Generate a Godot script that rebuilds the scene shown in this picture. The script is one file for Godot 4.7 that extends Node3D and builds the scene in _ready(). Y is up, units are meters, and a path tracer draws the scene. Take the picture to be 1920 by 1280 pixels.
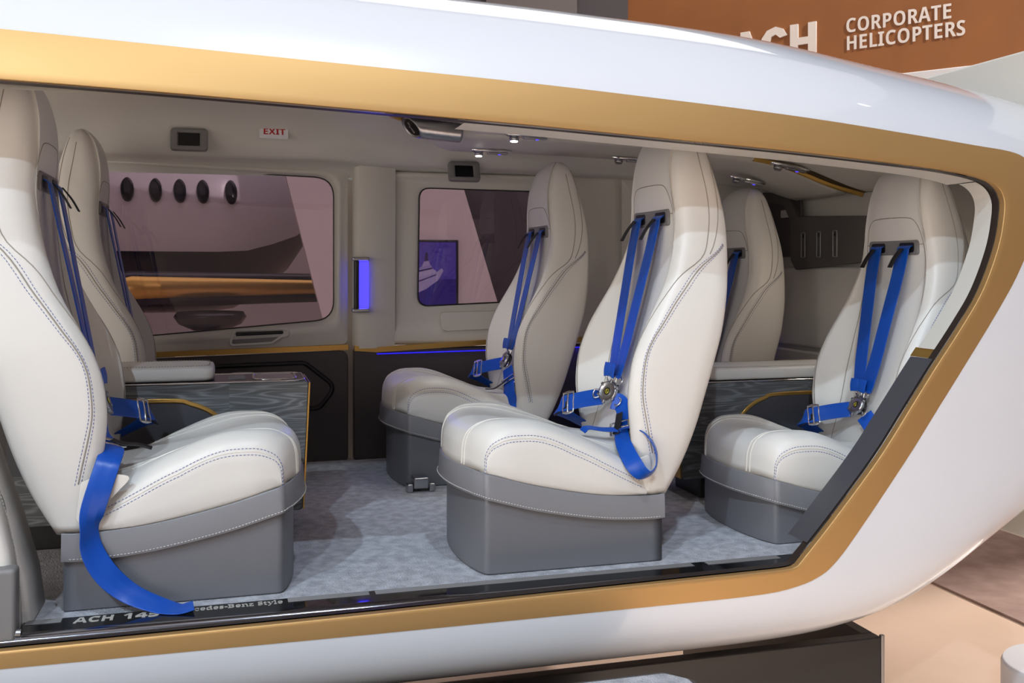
extends Node3D
# Helicopter cabin on a show stand. Cabin floor is y = 0, door sill plane is z = 0, x runs towards the tail.

var mats := {}
var cache := {}
var used := {}

# ------------------------------------------------------------------ helpers: nodes
func numbered(called: String) -> String:
	if not used.has(called):
		used[called] = 0
		return called
	used[called] += 1
	return "%s_%03d" % [called, used[called]]

func tag(o: Node3D, label := "", category := "", group := "", kind := "") -> Node3D:
	if label: o.set_meta("label", label)
	if category: o.set_meta("category", category)
	if group: o.set_meta("group", group)
	if kind: o.set_meta("kind", kind)
	return o

func thing(called: String, label: String, category: String, at := Vector3.ZERO, turn := 0.0, group := "") -> Node3D:
	var o := Node3D.new()
	o.name = numbered(called)
	add_child(o)
	o.position = at
	o.rotation.y = turn
	return tag(o, label, category, group)

func obj(called: String, mesh: Mesh, mat: Material, parent: Node = null, at := Vector3.ZERO, basis_ := Basis()) -> MeshInstance3D:
	var o := MeshInstance3D.new()
	o.mesh = mesh
	o.material_override = mat
	o.transform = Transform3D(basis_, at)
	if parent == null or parent == self:
		o.name = numbered(called)
		add_child(o)
	else:
		o.name = called
		parent.add_child(o, true)
	return o

func struct(called: String, mesh: Mesh, mat: Material, parent: Node = null, at := Vector3.ZERO, b := Basis()) -> MeshInstance3D:
	var o := obj(called, mesh, mat, parent, at, b)
	if parent == null: o.set_meta("kind", "structure")
	return o

# ------------------------------------------------------------------ helpers: meshes
# rows of points -> one smooth mesh. wrap: rows close on themselves. side: 0 = turn outwards by volume, 1 / -1 = as given
func grid(rows: Array, wrap := false, side := 0, uvs := Vector2.ONE) -> ArrayMesh:
	var nr := rows.size()
	var nc: int = rows[0].size()
	var pos := PackedVector3Array()
	var uv := PackedVector2Array()
	for i in nr:
		var r: PackedVector3Array = rows[i]
		pos.append_array(r)
		for j in nc: uv.append(Vector2(float(j) / (nc - 1), float(i) / maxf(nr - 1, 1)) * uvs)
	var idx := PackedInt32Array()
	var jn := nc if wrap else nc - 1
	for i in nr - 1:
		for j in jn:
			var a := i * nc + j
			var b := i * nc + (j + 1) % nc
			var c := a + nc
			var d := b + nc
			idx.append_array([a, b, c, b, d, c])
	return finish(pos, uv, idx, side)

func finish(pos: PackedVector3Array, uv: PackedVector2Array, idx: PackedInt32Array, side: int) -> ArrayMesh:
	var mid := Vector3.ZERO
	for p in pos: mid += p
	mid /= pos.size()
	var nor := PackedVector3Array()
	nor.resize(pos.size())
	var vol := 0.0
	for k in range(0, idx.size(), 3):
		var a := pos[idx[k]]
		var b := pos[idx[k + 1]]
		var c := pos[idx[k + 2]]
		var n := (c - a).cross(b - a)
		vol += n.dot(a - mid)
		nor[idx[k]] += n
		nor[idx[k + 1]] += n
		nor[idx[k + 2]] += n
	var flip := (side == 0 and vol < 0) or side < 0
	if flip:
		for k in range(0, idx.size(), 3):
			var t := idx[k + 1]
			idx[k + 1] = idx[k + 2]
			idx[k + 2] = t
	for k in nor.size():
		nor[k] = (-nor[k] if flip else nor[k]).normalized()
		if nor[k].length_squared() < 0.5: nor[k] = (pos[k] - mid).normalized()
	var arr := []
	arr.resize(Mesh.ARRAY_MAX)
	arr[Mesh.ARRAY_VERTEX] = pos
	arr[Mesh.ARRAY_NORMAL] = nor
	arr[Mesh.ARRAY_TEX_UV] = uv
	arr[Mesh.ARRAY_INDEX] = idx
	var m := ArrayMesh.new()
	m.add_surface_from_arrays(Mesh.PRIMITIVE_TRIANGLES, arr)
	return m

func join(list: Array) -> ArrayMesh:   # several meshes as one part
	var st := SurfaceTool.new()
	st.begin(Mesh.PRIMITIVE_TRIANGLES)
	for m in list:
		if m is Array: st.append_from(m[0], 0, m[1])
		else: st.append_from(m, 0, Transform3D())
	return st.commit()

func cat(p: Array, per := 6, closed := false) -> PackedVector3Array:   # Catmull-Rom through points
	var out := PackedVector3Array()
	var n := p.size()
	var last := n if closed else n - 1
	for i in last:
		var a: Vector3 = p[(i - 1 + n) % n] if closed or i > 0 else p[0] * 2.0 - p[1]
		var b: Vector3 = p[i]
		var c: Vector3 = p[(i + 1) % n]
		var d: Vector3 = p[(i + 2) % n] if closed or i < n - 2 else c * 2.0 - b
		for k in per: out.append(b.cubic_interpolate(c, a, d, float(k) / per))
	if not closed: out.append(p[n - 1])
	return out

func tab(t: Array, x: float) -> float:   # smooth table lookup, t = [[x, y], ...] with rising x
	var n := t.size()
	if x <= t[0][0]: return t[0][1]
	if x >= t[n - 1][0]: return t[n - 1][1]
	var i := 0
	while x > t[i + 1][0]: i += 1
	var x0: float = t[i][0]
	var x1: float = t[i + 1][0]
	var y0: float = t[i][1]
	var y1: float = t[i + 1][1]
	var h := x1 - x0
	var m0: float = (y1 - t[i - 1][1]) / (x1 - t[i - 1][0]) if i > 0 else (y1 - y0) / h
	var m1: float = (t[i + 2][1] - y0) / (t[i + 2][0] - x0) if i < n - 2 else (y1 - y0) / h
	var s := (x - x0) / h
	var s2 := s * s
	var s3 := s2 * s
	return (2 * s3 - 3 * s2 + 1) * y0 + (s3 - 2 * s2 + s) * h * m0 + (3 * s2 - 2 * s3) * y1 + (s3 - s2) * h * m1

func rbox(size: Vector3, r: float, k := 3) -> ArrayMesh:   # box with rounded edges, centred
	var key := "rbox %s %s %d" % [size, r, k]
	if cache.has(key): return cache[key]
	r = minf(r, minf(size.x, minf(size.y, size.z)) * 0.499)
	var e := size * 0.5 - Vector3.ONE * r
	var rows := []
	for half in 2:
		for i in k + 1:
			var la := (float(i) / k - 1.0 + half) * PI / 2
			var row := PackedVector3Array()
			for q in 4:
				var sx := 1.0 if q == 0 or q == 3 else -1.0
				var sz := 1.0 if q < 2 else -1.0
				for j in k + 1:
					var lo := (q + float(j) / k) * PI / 2
					row.append(Vector3(cos(lo) * cos(la) * r + sx * e.x, sin(la) * r + (2.0 * half - 1.0) * e.y, sin(lo) * cos(la) * r + sz * e.z))
			rows.append(row)
	rows.push_front(fill(rows[0].size(), Vector3(0, -size.y / 2, 0)))
	rows.append(fill(rows[1].size(), Vector3(0, size.y / 2, 0)))
	cache[key] = grid(rows, true)
	return cache[key]

func fill(n: int, p: Vector3) -> PackedVector3Array:
	var a := PackedVector3Array()
	a.resize(n)
	a.fill(p)
	return a

func mean(r: PackedVector3Array) -> Vector3:
	var s := Vector3.ZERO
	for p in r: s += p
	return s / r.size()

func capped(rows: Array) -> ArrayMesh:   # wrapped rows closed at both ends
	var a := rows.duplicate()
	a.push_front(fill(rows[0].size(), mean(rows[0])))
	a.append(fill(rows[0].size(), mean(rows[-1])))
	return grid(a, true)

func tube(p: PackedVector3Array, r: float, sides := 6, closed := false) -> ArrayMesh:
	var rows := []
	var n := p.size()
	var up := Vector3.UP
	for i in n:
		var t: Vector3 = (p[(i + 1) % n] - p[(i - 1 + n) % n]) if closed else (p[mini(i + 1, n - 1)] - p[maxi(i - 1, 0)])
		t = t.normalized()
		if i == 0: up = Vector3.UP if absf(t.y) < 0.8 else Vector3.RIGHT
		var a := t.cross(up).normalized()
		var b := a.cross(t).normalized()
		up = b
		var row := PackedVector3Array()
		for k in sides: row.append(p[i] + (a * cos(TAU * k / sides) + b * sin(TAU * k / sides)) * r)
		rows.append(row)
	if closed:
		rows.append(rows[0])
		return grid(rows, true)
	return capped(rows)

func ribbon(p: PackedVector3Array, nrm: PackedVector3Array, w: float, th := 0.0016) -> ArrayMesh:   # webbing: lies with nrm facing out
	var rows := []
	var n := p.size()
	for i in n:
		var t := (p[mini(i + 1, n - 1)] - p[maxi(i - 1, 0)]).normalized()
		var a := t.cross(nrm[i]).normalized()
		var b := a.cross(t).normalized()
		var row := PackedVector3Array()
		for q in [[-.5, .2], [-.47, 1], [-.2, 1.25], [-.17, 1], [.17, 1], [.2, 1.25], [.47, 1], [.5, .2], [.47, -1], [0, -1], [-.47, -1]]:
			row.append(p[i] + a * (q[0] * w) + b * (q[1] * th))
		rows.append(row)
	return capped(rows)

func strap(pts: Array, w: float, per := 8) -> ArrayMesh:   # pts = [[pos, normal], ...]
	var a := []
	var b := []
	for q in pts:
		a.append(q[0])
		b.append(q[1])
	var nn := cat(b, per)
	for i in nn.size(): nn[i] = nn[i].normalized()
	return ribbon(cat(a, per), nn, w)

func lathe(prof: Array, n := 24) -> ArrayMesh:   # prof = [[r, h], ...] round the y axis
	var rows := []
	for q in prof:
		var row := PackedVector3Array()
		for k in n: row.append(Vector3(cos(TAU * k / n) * q[0], q[1], sin(TAU * k / n) * q[0]))
		rows.append(row)
	return grid(rows, true)

func rrq(c: Array, r: float, k := 6) -> PackedVector2Array:   # rounded polygon: k + 1 points on each corner
	var out := PackedVector2Array()
	var n := c.size()
	for i in n:
		var p: Vector2 = c[i]
		var a: Vector2 = (c[(i - 1 + n) % n] - p).normalized()
		var b: Vector2 = (c[(i + 1) % n] - p).normalized()
		var half := acos(clampf(a.dot(b), -1, 1)) / 2
		var cut := r / tan(half)
		for j in k + 1:
			var t := float(j) / k
			out.append((p + a * cut).lerp(p, t).lerp(p.lerp(p + b * cut, t), t))
	return out

func rect(x0: float, y0: float, x1: float, y1: float) -> Array:
	return [Vector2(x0, y0), Vector2(x1, y0), Vector2(x1, y1), Vector2(x0, y1)]

func flat3(p: PackedVector2Array, z: float) -> PackedVector3Array:
	var out := PackedVector3Array()
	for q in p: out.append(Vector3(q.x, q.y, z))
	return out

func slab(p: PackedVector2Array, z0: float, z1: float, bev := 0.002) -> ArrayMesh:   # outline in x, y with thickness z0..z1 and small bevels
	var c := Vector2.ZERO
	for q in p: c += q
	c /= p.size()
	var pin := PackedVector2Array()
	for q in p: pin.append(q + (c - q).normalized() * bev)
	var rows := [flat3(pin, z0), flat3(p, z0 + bev), flat3(p, z1 - bev), flat3(pin, z1)]
	var st := SurfaceTool.new()
	st.begin(Mesh.PRIMITIVE_TRIANGLES)
	st.append_from(grid(rows, true), 0, Transform3D())
	var tri := Geometry2D.triangulate_polygon(pin)
	for face in 2:
		var pos := flat3(pin, z1 if face else z0)
		var idx := PackedInt32Array()
		for k in range(0, tri.size(), 3):
			var n := (pos[tri[k + 2]] - pos[tri[k]]).cross(pos[tri[k + 1]] - pos[tri[k]])
			if (n.z > 0) == (face == 1) : idx.append_array([tri[k], tri[k + 1], tri[k + 2]])
			else: idx.append_array([tri[k], tri[k + 2], tri[k + 1]])
		var uv := PackedVector2Array()
		for q in pin: uv.append(q)
		st.append_from(finish(pos, uv, idx, 1), 0, Transform3D())
	return st.commit()

func frame(outer: PackedVector2Array, inner: PackedVector2Array, prof: Array) -> ArrayMesh:   # ring between two outlines; prof = [[0 outer .. 1 inner, z], ...]
	var rows := []
	for q in prof:
		var row := PackedVector3Array()
		for i in outer.size():
			var p := outer[i].lerp(inner[i], q[0])
			row.append(Vector3(p.x, p.y, q[1]))
		rows.append(row)
	var s := 0.0
	for i in outer.size(): s += outer[i].cross(outer[(i + 1) % outer.size()])
	return grid(rows, true, -1 if s > 0 else 1)

func stitches(lines: Array, pitch := 0.009, r := 0.0007) -> ArrayMesh:   # lines = [[points, normals], ...]
	var st := SurfaceTool.new()
	st.begin(Mesh.PRIMITIVE_TRIANGLES)
	var unit := rbox(Vector3(pitch * 0.62, r * 2, r * 2), r * 0.6, 1)
	for ln in lines:
		var p: PackedVector3Array = ln[0]
		var nn: PackedVector3Array = ln[1]
		var left := 0.0
		for i in p.size() - 1:
			var seg := p[i].distance_to(p[i + 1])
			var at := left
			while at < seg:
				var t := (p[i + 1] - p[i]).normalized()
				var b := nn[i].cross(t).normalized()
				st.append_from(unit, 0, Transform3D(Basis(t, t.cross(b).normalized() * -1.0, b), p[i].lerp(p[i + 1], at / seg) + nn[i] * r))
				at += pitch
			left = at - seg
	return st.commit()

# ------------------------------------------------------------------ materials
func noise_tex(freq: float, lo: Color, hi: Color, size := 512, normal := false, seed_ := 1, octaves := 4) -> NoiseTexture2D:
	var n := FastNoiseLite.new()
	n.seed = seed_
	n.noise_type = FastNoiseLite.TYPE_SIMPLEX_SMOOTH
	n.frequency = freq
	n.fractal_octaves = octaves
	var t := NoiseTexture2D.new()
	t.width = size
	t.height = size
	t.seamless = true
	t.noise = n
	if normal:
		t.as_normal_map = true
		t.bump_strength = 4.0
	else:
		var g := Gradient.new()
		g.set_color(0, lo)
		g.set_color(1, hi)
		t.color_ramp = g
	return t

func mat(called: String, c: Color, rough := 0.5, metal := 0.0) -> StandardMaterial3D:
	var m := StandardMaterial3D.new()
	m.resource_name = called
	m.albedo_color = c
	m.roughness = rough
	m.metallic = metal
	mats[called] = m
	return m

func rgb(r: int, g: int, b: int) -> Color: return Color(r / 255.0, g / 255.0, b / 255.0)

func glow(called: String, c: Color, e: float) -> StandardMaterial3D:
	var m := mat(called, c, 0.4)
	m.emission_enabled = true
	m.emission = c
	m.emission_energy_multiplier = e
	return m

func wood_image() -> ImageTexture:
	var im := Image.create(512, 512, false, Image.FORMAT_RGB8)
	var n := FastNoiseLite.new()
	n.seed = 5
	n.frequency = 0.006
	n.fractal_octaves = 3
	var f := FastNoiseLite.new()
	f.seed = 9
	f.frequency = 0.03
	for y in 512:
		for x in 512:
			var w := n.get_noise_2d(x * 0.35, y * 1.3) * 9.0
			var ring := 0.5 + 0.5 * sin((y * 0.045 + w) * TAU * 0.55)
			ring = pow(ring, 2.5)
			var pore := f.get_noise_2d(x * 0.25, y * 9.0)
			var v := 0.36 + 0.15 * ring + 0.10 * pore
			im.set_pixel(x, y, Color(v * 0.97, v * 1.0, v * 1.02))
	return ImageTexture.create_from_image(im)

func make_materials() -> void:
	var bump := noise_tex(0.09, Color.BLACK, Color.WHITE, 512, true, 3, 3)
	var leather := mat("leather", rgb(216, 213, 207), 0.42)
	leather.normal_enabled = true
	leather.normal_texture = bump
	leather.normal_scale = 0.12
	leather.uv1_triplanar = true
	leather.uv1_scale = Vector3.ONE * 7
	var piping := mat("piping", rgb(222, 217, 208), 0.4)
	piping.rim_enabled = false
	for q in [["skirt_leather", rgb(126, 126, 130)], ["base_leather", rgb(106, 107, 112)], ["charcoal_leather", rgb(72, 72, 78)]]:
		var g := mat(q[0], q[1], 0.4)
		g.normal_enabled = true
		g.normal_texture = bump
		g.normal_scale = 0.1
		g.uv1_triplanar = true
		g.uv1_scale = Vector3.ONE * 7
	mat("thread_blue", rgb(86, 100, 160), 0.7)
	mat("thread_pale", rgb(205, 203, 200), 0.7)
	mat("seam", rgb(150, 143, 133), 0.6)
	var carpet := mat("carpet", Color.WHITE, 0.95)
	carpet.albedo_texture = noise_tex(0.02, rgb(150, 151, 157), rgb(200, 201, 207), 1024, false, 11, 8)
	carpet.uv1_triplanar = true
	carpet.uv1_scale = Vector3.ONE * 1.0
	carpet.normal_enabled = true
	carpet.normal_texture = noise_tex(0.3, Color.BLACK, Color.WHITE, 512, true, 12, 2)
	carpet.normal_scale = 0.5
	var gold := mat("gold_paint", rgb(200, 160, 104), 0.52, 0.74)
	mat("gold_trim", rgb(205, 165, 90), 0.3, 0.8)
	var white := mat("white_paint", rgb(219, 221, 226), 0.28)
	white.clearcoat_enabled = true
	white.clearcoat = 1.0
	white.clearcoat_roughness = 0.03
	mat("lining", rgb(205, 202, 194), 0.5)
	mat("lining_gloss", rgb(206, 204, 197), 0.3)
	mat("dark_panel", rgb(72, 66, 66), 0.55)
	mat("seal_brown", rgb(44, 34, 28), 0.5)
	mat("black_plastic", rgb(20, 20, 22), 0.4)
	mat("grey_plastic", rgb(120, 118, 118), 0.45)
	mat("slot_panel", rgb(84, 81, 79), 0.5)
	mat("screen_off", rgb(18, 18, 20), 0.1)
	mat("black_gloss", rgb(20, 21, 23), 0.06)
	mat("black_satin", rgb(44, 42, 42), 0.3)
	mat("chrome", rgb(215, 215, 218), 0.12, 1.0)
	mat("steel", rgb(175, 176, 180), 0.3, 1.0)
	mat("tread_lip", rgb(120, 120, 126), 0.16, 1.0)
	mat("letter_silver", rgb(205, 203, 195), 0.4, 0.3)
	mat("letter_white", rgb(236, 228, 222), 0.6)
	var belt := mat("webbing", rgb(6, 74, 172), 0.34)
	belt.rim_enabled = true
	belt.rim = 0.25
	belt.rim_tint = 0.6
	mat("webbing_edge", rgb(10, 82, 184), 0.4)
	mat("black_webbing", rgb(24, 24, 26), 0.5)
	mat("yellow_print", rgb(215, 200, 40), 0.5)
	mat("red_print", rgb(176, 30, 36), 0.5)
	mat("white_plate", rgb(226, 226, 230), 0.45)
	var wood := mat("wood_veneer", Color.WHITE, 0.35)
	wood.albedo_texture = wood_image()
	wood.uv1_triplanar = true
	wood.uv1_scale = Vector3(1.0, 2.6, 2.6)
	glow("led_blue", rgb(70, 60, 255), 1.7)
	glow("led_strip", rgb(40, 34, 235), 0.9)
	glow("led_white", rgb(255, 250, 240), 14.0)
	glow("added_lamp_warm", rgb(255, 236, 216), 3.0)
	glow("lamp_face", rgb(255, 252, 246), 12.0)
	glow("panel_face", rgb(250, 250, 255), .15)
	glow("fill_wall_face", rgb(250, 246, 240), .12)
	var pane := mat("tinted_pane", Color(0.66, 0.595, 0.65, 0.0), 0.01)
	pane.refraction_enabled = true
	pane.refraction_scale = 0.05
	var brown := mat("brown_wall", rgb(158, 100, 54), 0.55)
	brown.albedo_texture = noise_tex(0.004, rgb(235, 235, 235), rgb(255, 255, 255), 256, false, 21)
	mat("hall_wall", rgb(205, 198, 196), 0.8)
	mat("hall_ceiling", rgb(104, 98, 98), 0.8)
	mat("hall_dark", rgb(66, 62, 66), 0.7)
	var hf := mat("hall_floor", Color.WHITE, 0.4)
	hf.albedo_texture = noise_tex(0.006, rgb(206, 178, 156), rgb(222, 196, 176), 512, false, 31)
	hf.uv1_triplanar = true
	hf.uv1_scale = Vector3.ONE * 0.25
	var hc := mat("hall_carpet", Color.WHITE, 0.95)
	hc.albedo_texture = noise_tex(0.02, rgb(136, 110, 100), rgb(164, 138, 128), 512, false, 33)
	hc.uv1_triplanar = true
	hc.uv1_scale = Vector3.ONE * 0.5
	mat("jet_white", rgb(225, 222, 226), 0.25)
	mat("jet_navy", rgb(22, 18, 38), 0.25)
	mat("jet_glass", rgb(24, 22, 28), 0.1)

# ------------------------------------------------------------------ the seat
# Own axes: sitter faces -x, floor y = 0, middle z = 0. Numbers are the photographed seat's side view, x measured from 0.89 m.
const X0 := 0.89
const LYING := Basis(Vector3(1, 0, 0), Vector3(0, 0, 1), Vector3(0, 1, 0))   # lays an outline in x, z flat
var T_xb := [[.18, 1.168], [.261, 1.215], [.36, 1.258], [.459, 1.291], [.548, 1.319], [.623, 1.341], [.708, 1.357], [.783, 1.366], [.911, 1.373], [.986, 1.369], [1.086, 1.350], [1.168, 1.328], [1.21, 1.312], [1.228, 1.300], [1.235, 1.288]]
var T_xf := [[.18, 1.04], [.30, 1.075], [.43, 1.118], [.55, 1.145], [.65, 1.170], [.78, 1.200], [.90, 1.214], [.97, 1.212], [1.03, 1.205], [1.10, 1.206], [1.14, 1.212], [1.18, 1.224], [1.21, 1.242], [1.228, 1.262], [1.235, 1.275]]
var T_xw := [[.18, 1.080], [.25, 1.075], [.33, 1.064], [.43, 1.052], [.49, 1.054], [.56, 1.067], [.63, 1.096], [.69, 1.128], [.76, 1.166], [.84, 1.198], [.90, 1.212], [.97, 1.216], [1.03, 1.216], [1.10, 1.220], [1.14, 1.228], [1.18, 1.240], [1.21, 1.256], [1.228, 1.272], [1.235, 1.281]]
var T_hw := [[.18, .226], [.30, .238], [.45, .246], [.60, .246], [.70, .238], [.80, .222], [.90, .200], [1.0, .176], [1.08, .156], [1.14, .142], [1.18, .128], [1.21, .106], [1.228, .075], [1.235, .04]]
var raise := 0.0

func back_point(y: float, u: float) -> Vector3:   # u: 0 middle of the front .. 11 middle of the back
	var hw := tab(T_hw, y)
	var xb := tab(T_xb, y)
	var xf := tab(T_xf, y)
	var xw := minf(tab(T_xw, y), xb - 0.002)
	var pw := minf(.146, hw * .76)
	var d := maxf(xb - xw, 0.004)
	var c := [Vector2(xf, 0), Vector2(xf + .001, pw * .6), Vector2(xf + .006, pw), Vector2(lerpf(xf, xw, .45), lerpf(pw, hw, .38)), Vector2(xw, hw - minf(.036, hw * .2)), Vector2(xw + minf(.012, d * .1), hw - minf(.012, hw * .08)), Vector2(xw + minf(.045, d * .3), hw),
		Vector2(lerpf(xw, xb, .62), hw), Vector2(xb - d * .16, hw - hw * .03), Vector2(xb - d * .03, hw - hw * .13), Vector2(xb, hw * .5), Vector2(xb, 0)]
	var i := clampi(int(floor(u)), 0, 10)
	var t := u - i
	var a: Vector2 = c[i - 1] if i > 0 else Vector2(c[1].x, -c[1].y)
	var e: Vector2 = c[i + 2] if i < 10 else Vector2(c[10].x, -c[10].y)
	var p: Vector2 = c[i].cubic_interpolate(c[i + 1], a, e, t)
	return Vector3(p.x - X0, y + raise * smoothstep(.70, .95, y), p.y)

func side_u(y: float, x: float) -> float:   # where the flank reaches x
	var best := 6.0
	var miss := 9.0
	for k in 71:
		var u := 5.0 + k * .06
		var m := absf(back_point(y, u).x + X0 - x)
		if m < miss:
			miss = m
			best = u
	return best

func on_back(list: Array, flip: bool, per := 6, off := 0.0) -> Array:   # [[y, u], ...] -> points and outward normals
	var a := []
	for q in list: a.append(Vector3(q[0], q[1], 0))
	var p := PackedVector3Array()
	var n := PackedVector3Array()
	for q in cat(a, per):
		var o := back_point(q.x, q.y)
		var du := back_point(q.x, minf(q.y + .05, 11.0)) - back_point(q.x, maxf(q.y - .05, 0.0))
		if q.y < .05: du = Vector3(0, 0, 1)
		var dy := back_point(q.x + .01, q.y) - back_point(q.x - .01, q.y)
		var nn := dy.cross(du).normalized()
		if nn.dot(o - Vector3(.36, o.y, 0)) < 0: nn = -nn
		o += nn * off
		if flip:
			o.z = -o.z
			nn.z = -nn.z
		p.append(o)
		n.append(nn)
	return [p, n]

func back_mesh() -> ArrayMesh:
	var ys := []
	for i in 40: ys.append(lerpf(.18, 1.10, i / 39.0))
	for y in [1.12, 1.14, 1.16, 1.18, 1.195, 1.21, 1.22, 1.228, 1.233, 1.235]: ys.append(y)
	var rows := []
	for y in ys:
		var row := PackedVector3Array()
		for k in 45: row.append(back_point(y, k * .25))
		for k in range(43, 0, -1): row.append(back_point(y, k * .25) * Vector3(1, 1, -1))
		rows.append(row)
	return capped(rows)

var T_bot := [[.56, .278], [.62, .270], [.656, .261], [.773, .228], [.922, .198], [1.025, .186], [1.13, .183], [1.2, .19]]
var T_yb := [[.56, .398], [.70, .401], [.75, .400], [.80, .391], [.86, .372], [.92, .348], [.98, .318], [1.04, .288], [1.10, .262], [1.2, .25]]
var T_yc := [[.56, .384], [.68, .386], [.75, .376], [.85, .350], [.95, .332], [1.05, .318], [1.2, .31]]

func bow(z: float) -> float: return .066 * pow(absf(z) / .235, 2.4)

func cush_point(d: float, u: float, f: float) -> Vector3:   # d: from the front edge backwards
	var x := .586 + d
	var hw := .238 - .012 * pow(maxf(0, 1.0 - d / .10), 2.0) - .016 * smoothstep(.38, .54, d)
	var yb := tab(T_yb, x)
	var yc := tab(T_yc, x)
	var fade := maxf(0.0, 1.0 - d / .30)
	var c := [Vector2(yc, 0), Vector2(yc, .075), Vector2(lerpf(yc, yb, .25), .12), Vector2(yb, hw - .07), Vector2(yb - .008, hw - .035), Vector2(yb - .030, hw - .008), Vector2(yb - .07, hw + .002), Vector2(0, hw), Vector2(-.01, hw * .8), Vector2(-.01, 0)]
	var i := clampi(int(floor(u)), 0, 8)
	var t := u - i
	var zz: float
	var yy: float
	var xx: float
	if u <= 6.0:
		i = mini(i, 5)
		t = u - i
		var a: Vector2 = c[i - 1] if i > 0 else Vector2(c[1].x, -c[1].y)
		var e: Vector2 = c[i + 2] if i < 5 else c[6] + Vector2(-.03, 0)
		var p: Vector2 = c[i].cubic_interpolate(c[i + 1], a, e, t)
		zz = p.y
		xx = x + bow(zz) * fade
		var b0 := tab(T_bot, xx)
		yy = b0 + (p.x - b0) * f
	else:
		zz = lerpf(c[i].y, c[i + 1].y, t)
		xx = x + bow(zz) * fade
		var b1 := tab(T_bot, xx)
		var top: float = b1 + (c[6].x - b1) * f
		var r0 := top if i == 6 else (b1 if i == 7 else b1 - .01)
		var r1 := b1 if i == 6 else b1 - .01
		yy = lerpf(r0, r1, t)
	return Vector3(xx - X0, yy, zz)

var FRONT := [[.0, .02], [.0006, .20], [.0015, .38], [.004, .54], [.010, .68], [.018, .79], [.032, .88], [.050, .95], [.072, .99], [.10, 1.0]]

func cush_f(d: float) -> float: return tab(FRONT, d)

func cush_mesh() -> ArrayMesh:
	var ds := [.0, .0006, .0015, .0027, .004, .007, .010, .014, .018, .025, .032, .041, .050, .061, .072, .086, .10]
	for i in 24: ds.append(.10 + (i + 1) * .46 / 24.0)
	var rows := []
	for d in ds:
		var row := PackedVector3Array()
		var us := []
		for k in 25: us.append(k * .25)
		for k in 7: us.append(6.0 + (k + 1) * .43)
		for u in us: row.append(cush_point(d, minf(u, 9.0), cush_f(d)))
		for k in range(us.size() - 2, 0, -1): row.append(cush_point(d, us[k], cush_f(d)) * Vector3(1, 1, -1))
		rows.append(row)
	return capped(rows)

func on_cush(list: Array, flip: bool, per := 8, off := 0.0) -> Array:
	var a := []
	for q in list: a.append(Vector3(q[0], q[1], 0))
	var p := PackedVector3Array()
	var n := PackedVector3Array()
	for q in cat(a, per):
		var d := maxf(q.x, 0.0)
		var o := cush_point(d, q.y, cush_f(d))
		var st := minf(.004, d * .5 + .0002)
		var dx := cush_point(d + st, q.y, cush_f(d + st)) - cush_point(maxf(d - st, 0), q.y, cush_f(maxf(d - st, 0)))
		var du := cush_point(d, q.y + .1, cush_f(d)) - cush_point(d, maxf(q.y - .1, 0.0), cush_f(d))
		var nn := dx.cross(du).normalized()
		if nn.dot(o - Vector3(-.05, .28, 0)) < 0: nn = -nn
		o += nn * off
		if flip:
			o.z = -o.z
			nn.z = -nn.z
		p.append(o)
		n.append(nn)
	return [p, n]

func plan(inset: float, front := .600, arc := .036, n_side := 16) -> Array:   # the outline of base and skirt from the near rear corner round the front to the far rear corner
	var out := []
	var hw := .234 - inset
	var corner := front + arc + inset
	for i in n_side: out.append(Vector2(lerpf(1.152 - inset, corner + .016, float(i) / n_side), hw))
	for i in 5: out.append(Vector2(corner + .016, hw).lerp(Vector2(corner, hw), i / 4.0).lerp(Vector2(corner, hw).lerp(Vector2(corner - .003, hw - .016), i / 4.0), i / 4.0))
	for i in 18:
		var z := lerpf(hw - .02, -hw + .02, (i + 0.5) / 18.0)
		out.append(Vector2(front + inset + arc * pow(absf(z) / hw, 2.2), z))
	for j in 5:
		var i := 4 - j
		out.append((Vector2(corner + .016, hw).lerp(Vector2(corner, hw), i / 4.0).lerp(Vector2(corner, hw).lerp(Vector2(corner - .003, hw - .016), i / 4.0), i / 4.0)) * Vector2(1, -1))
	for i in n_side: out.append(Vector2(lerpf(corner + .016, 1.152 - inset, (i + 1.0) / n_side), -hw))
	return out

func skirt_mesh() -> ArrayMesh:
	var o := plan(-.006, .584, .062)
	var rows := []
	for q in [[.004, .006], [.002, .0], [-.03, -.002], [-.060, -.004], [-.060, .002], [-.03, .004], [.002, .006]]:
		var row := PackedVector3Array()
		for k in o.size():
			var p: Vector2 = o[k]
			var c: Vector2 = (Vector2(.89, 0) - p).normalized() * (q[1] + .002)
			row.append(Vector3(minf(p.x + c.x, 1.148) - X0, tab(T_bot, p.x) + q[0] - .002, p.y + c.y))
		rows.append(row)
	return grid(rows, false, 0)

func base_mesh(drop: float) -> ArrayMesh:
	var rows := []
	for q in [[.0, .014], [.004, .009], [.02, .007], [.3, .007], [.7, .007], [1.0, .007]]:
		var row := PackedVector3Array()
		for p in plan(q[1]):
			var top: float = tab(T_bot, p.x) - .004
			row.append(Vector3(p.x - X0, lerpf(drop + .001, top, q[0]), p.y))
		var n := row.size()
		var a := row[n - 1]
		var b := row[0]
		for k in 5: row.append(a.lerp(b, (k + 1) / 6.0) + Vector3(.006 * sin(PI * (k + 1) / 6.0), 0, 0))
		rows.append(row)
	return capped(rows)

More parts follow.
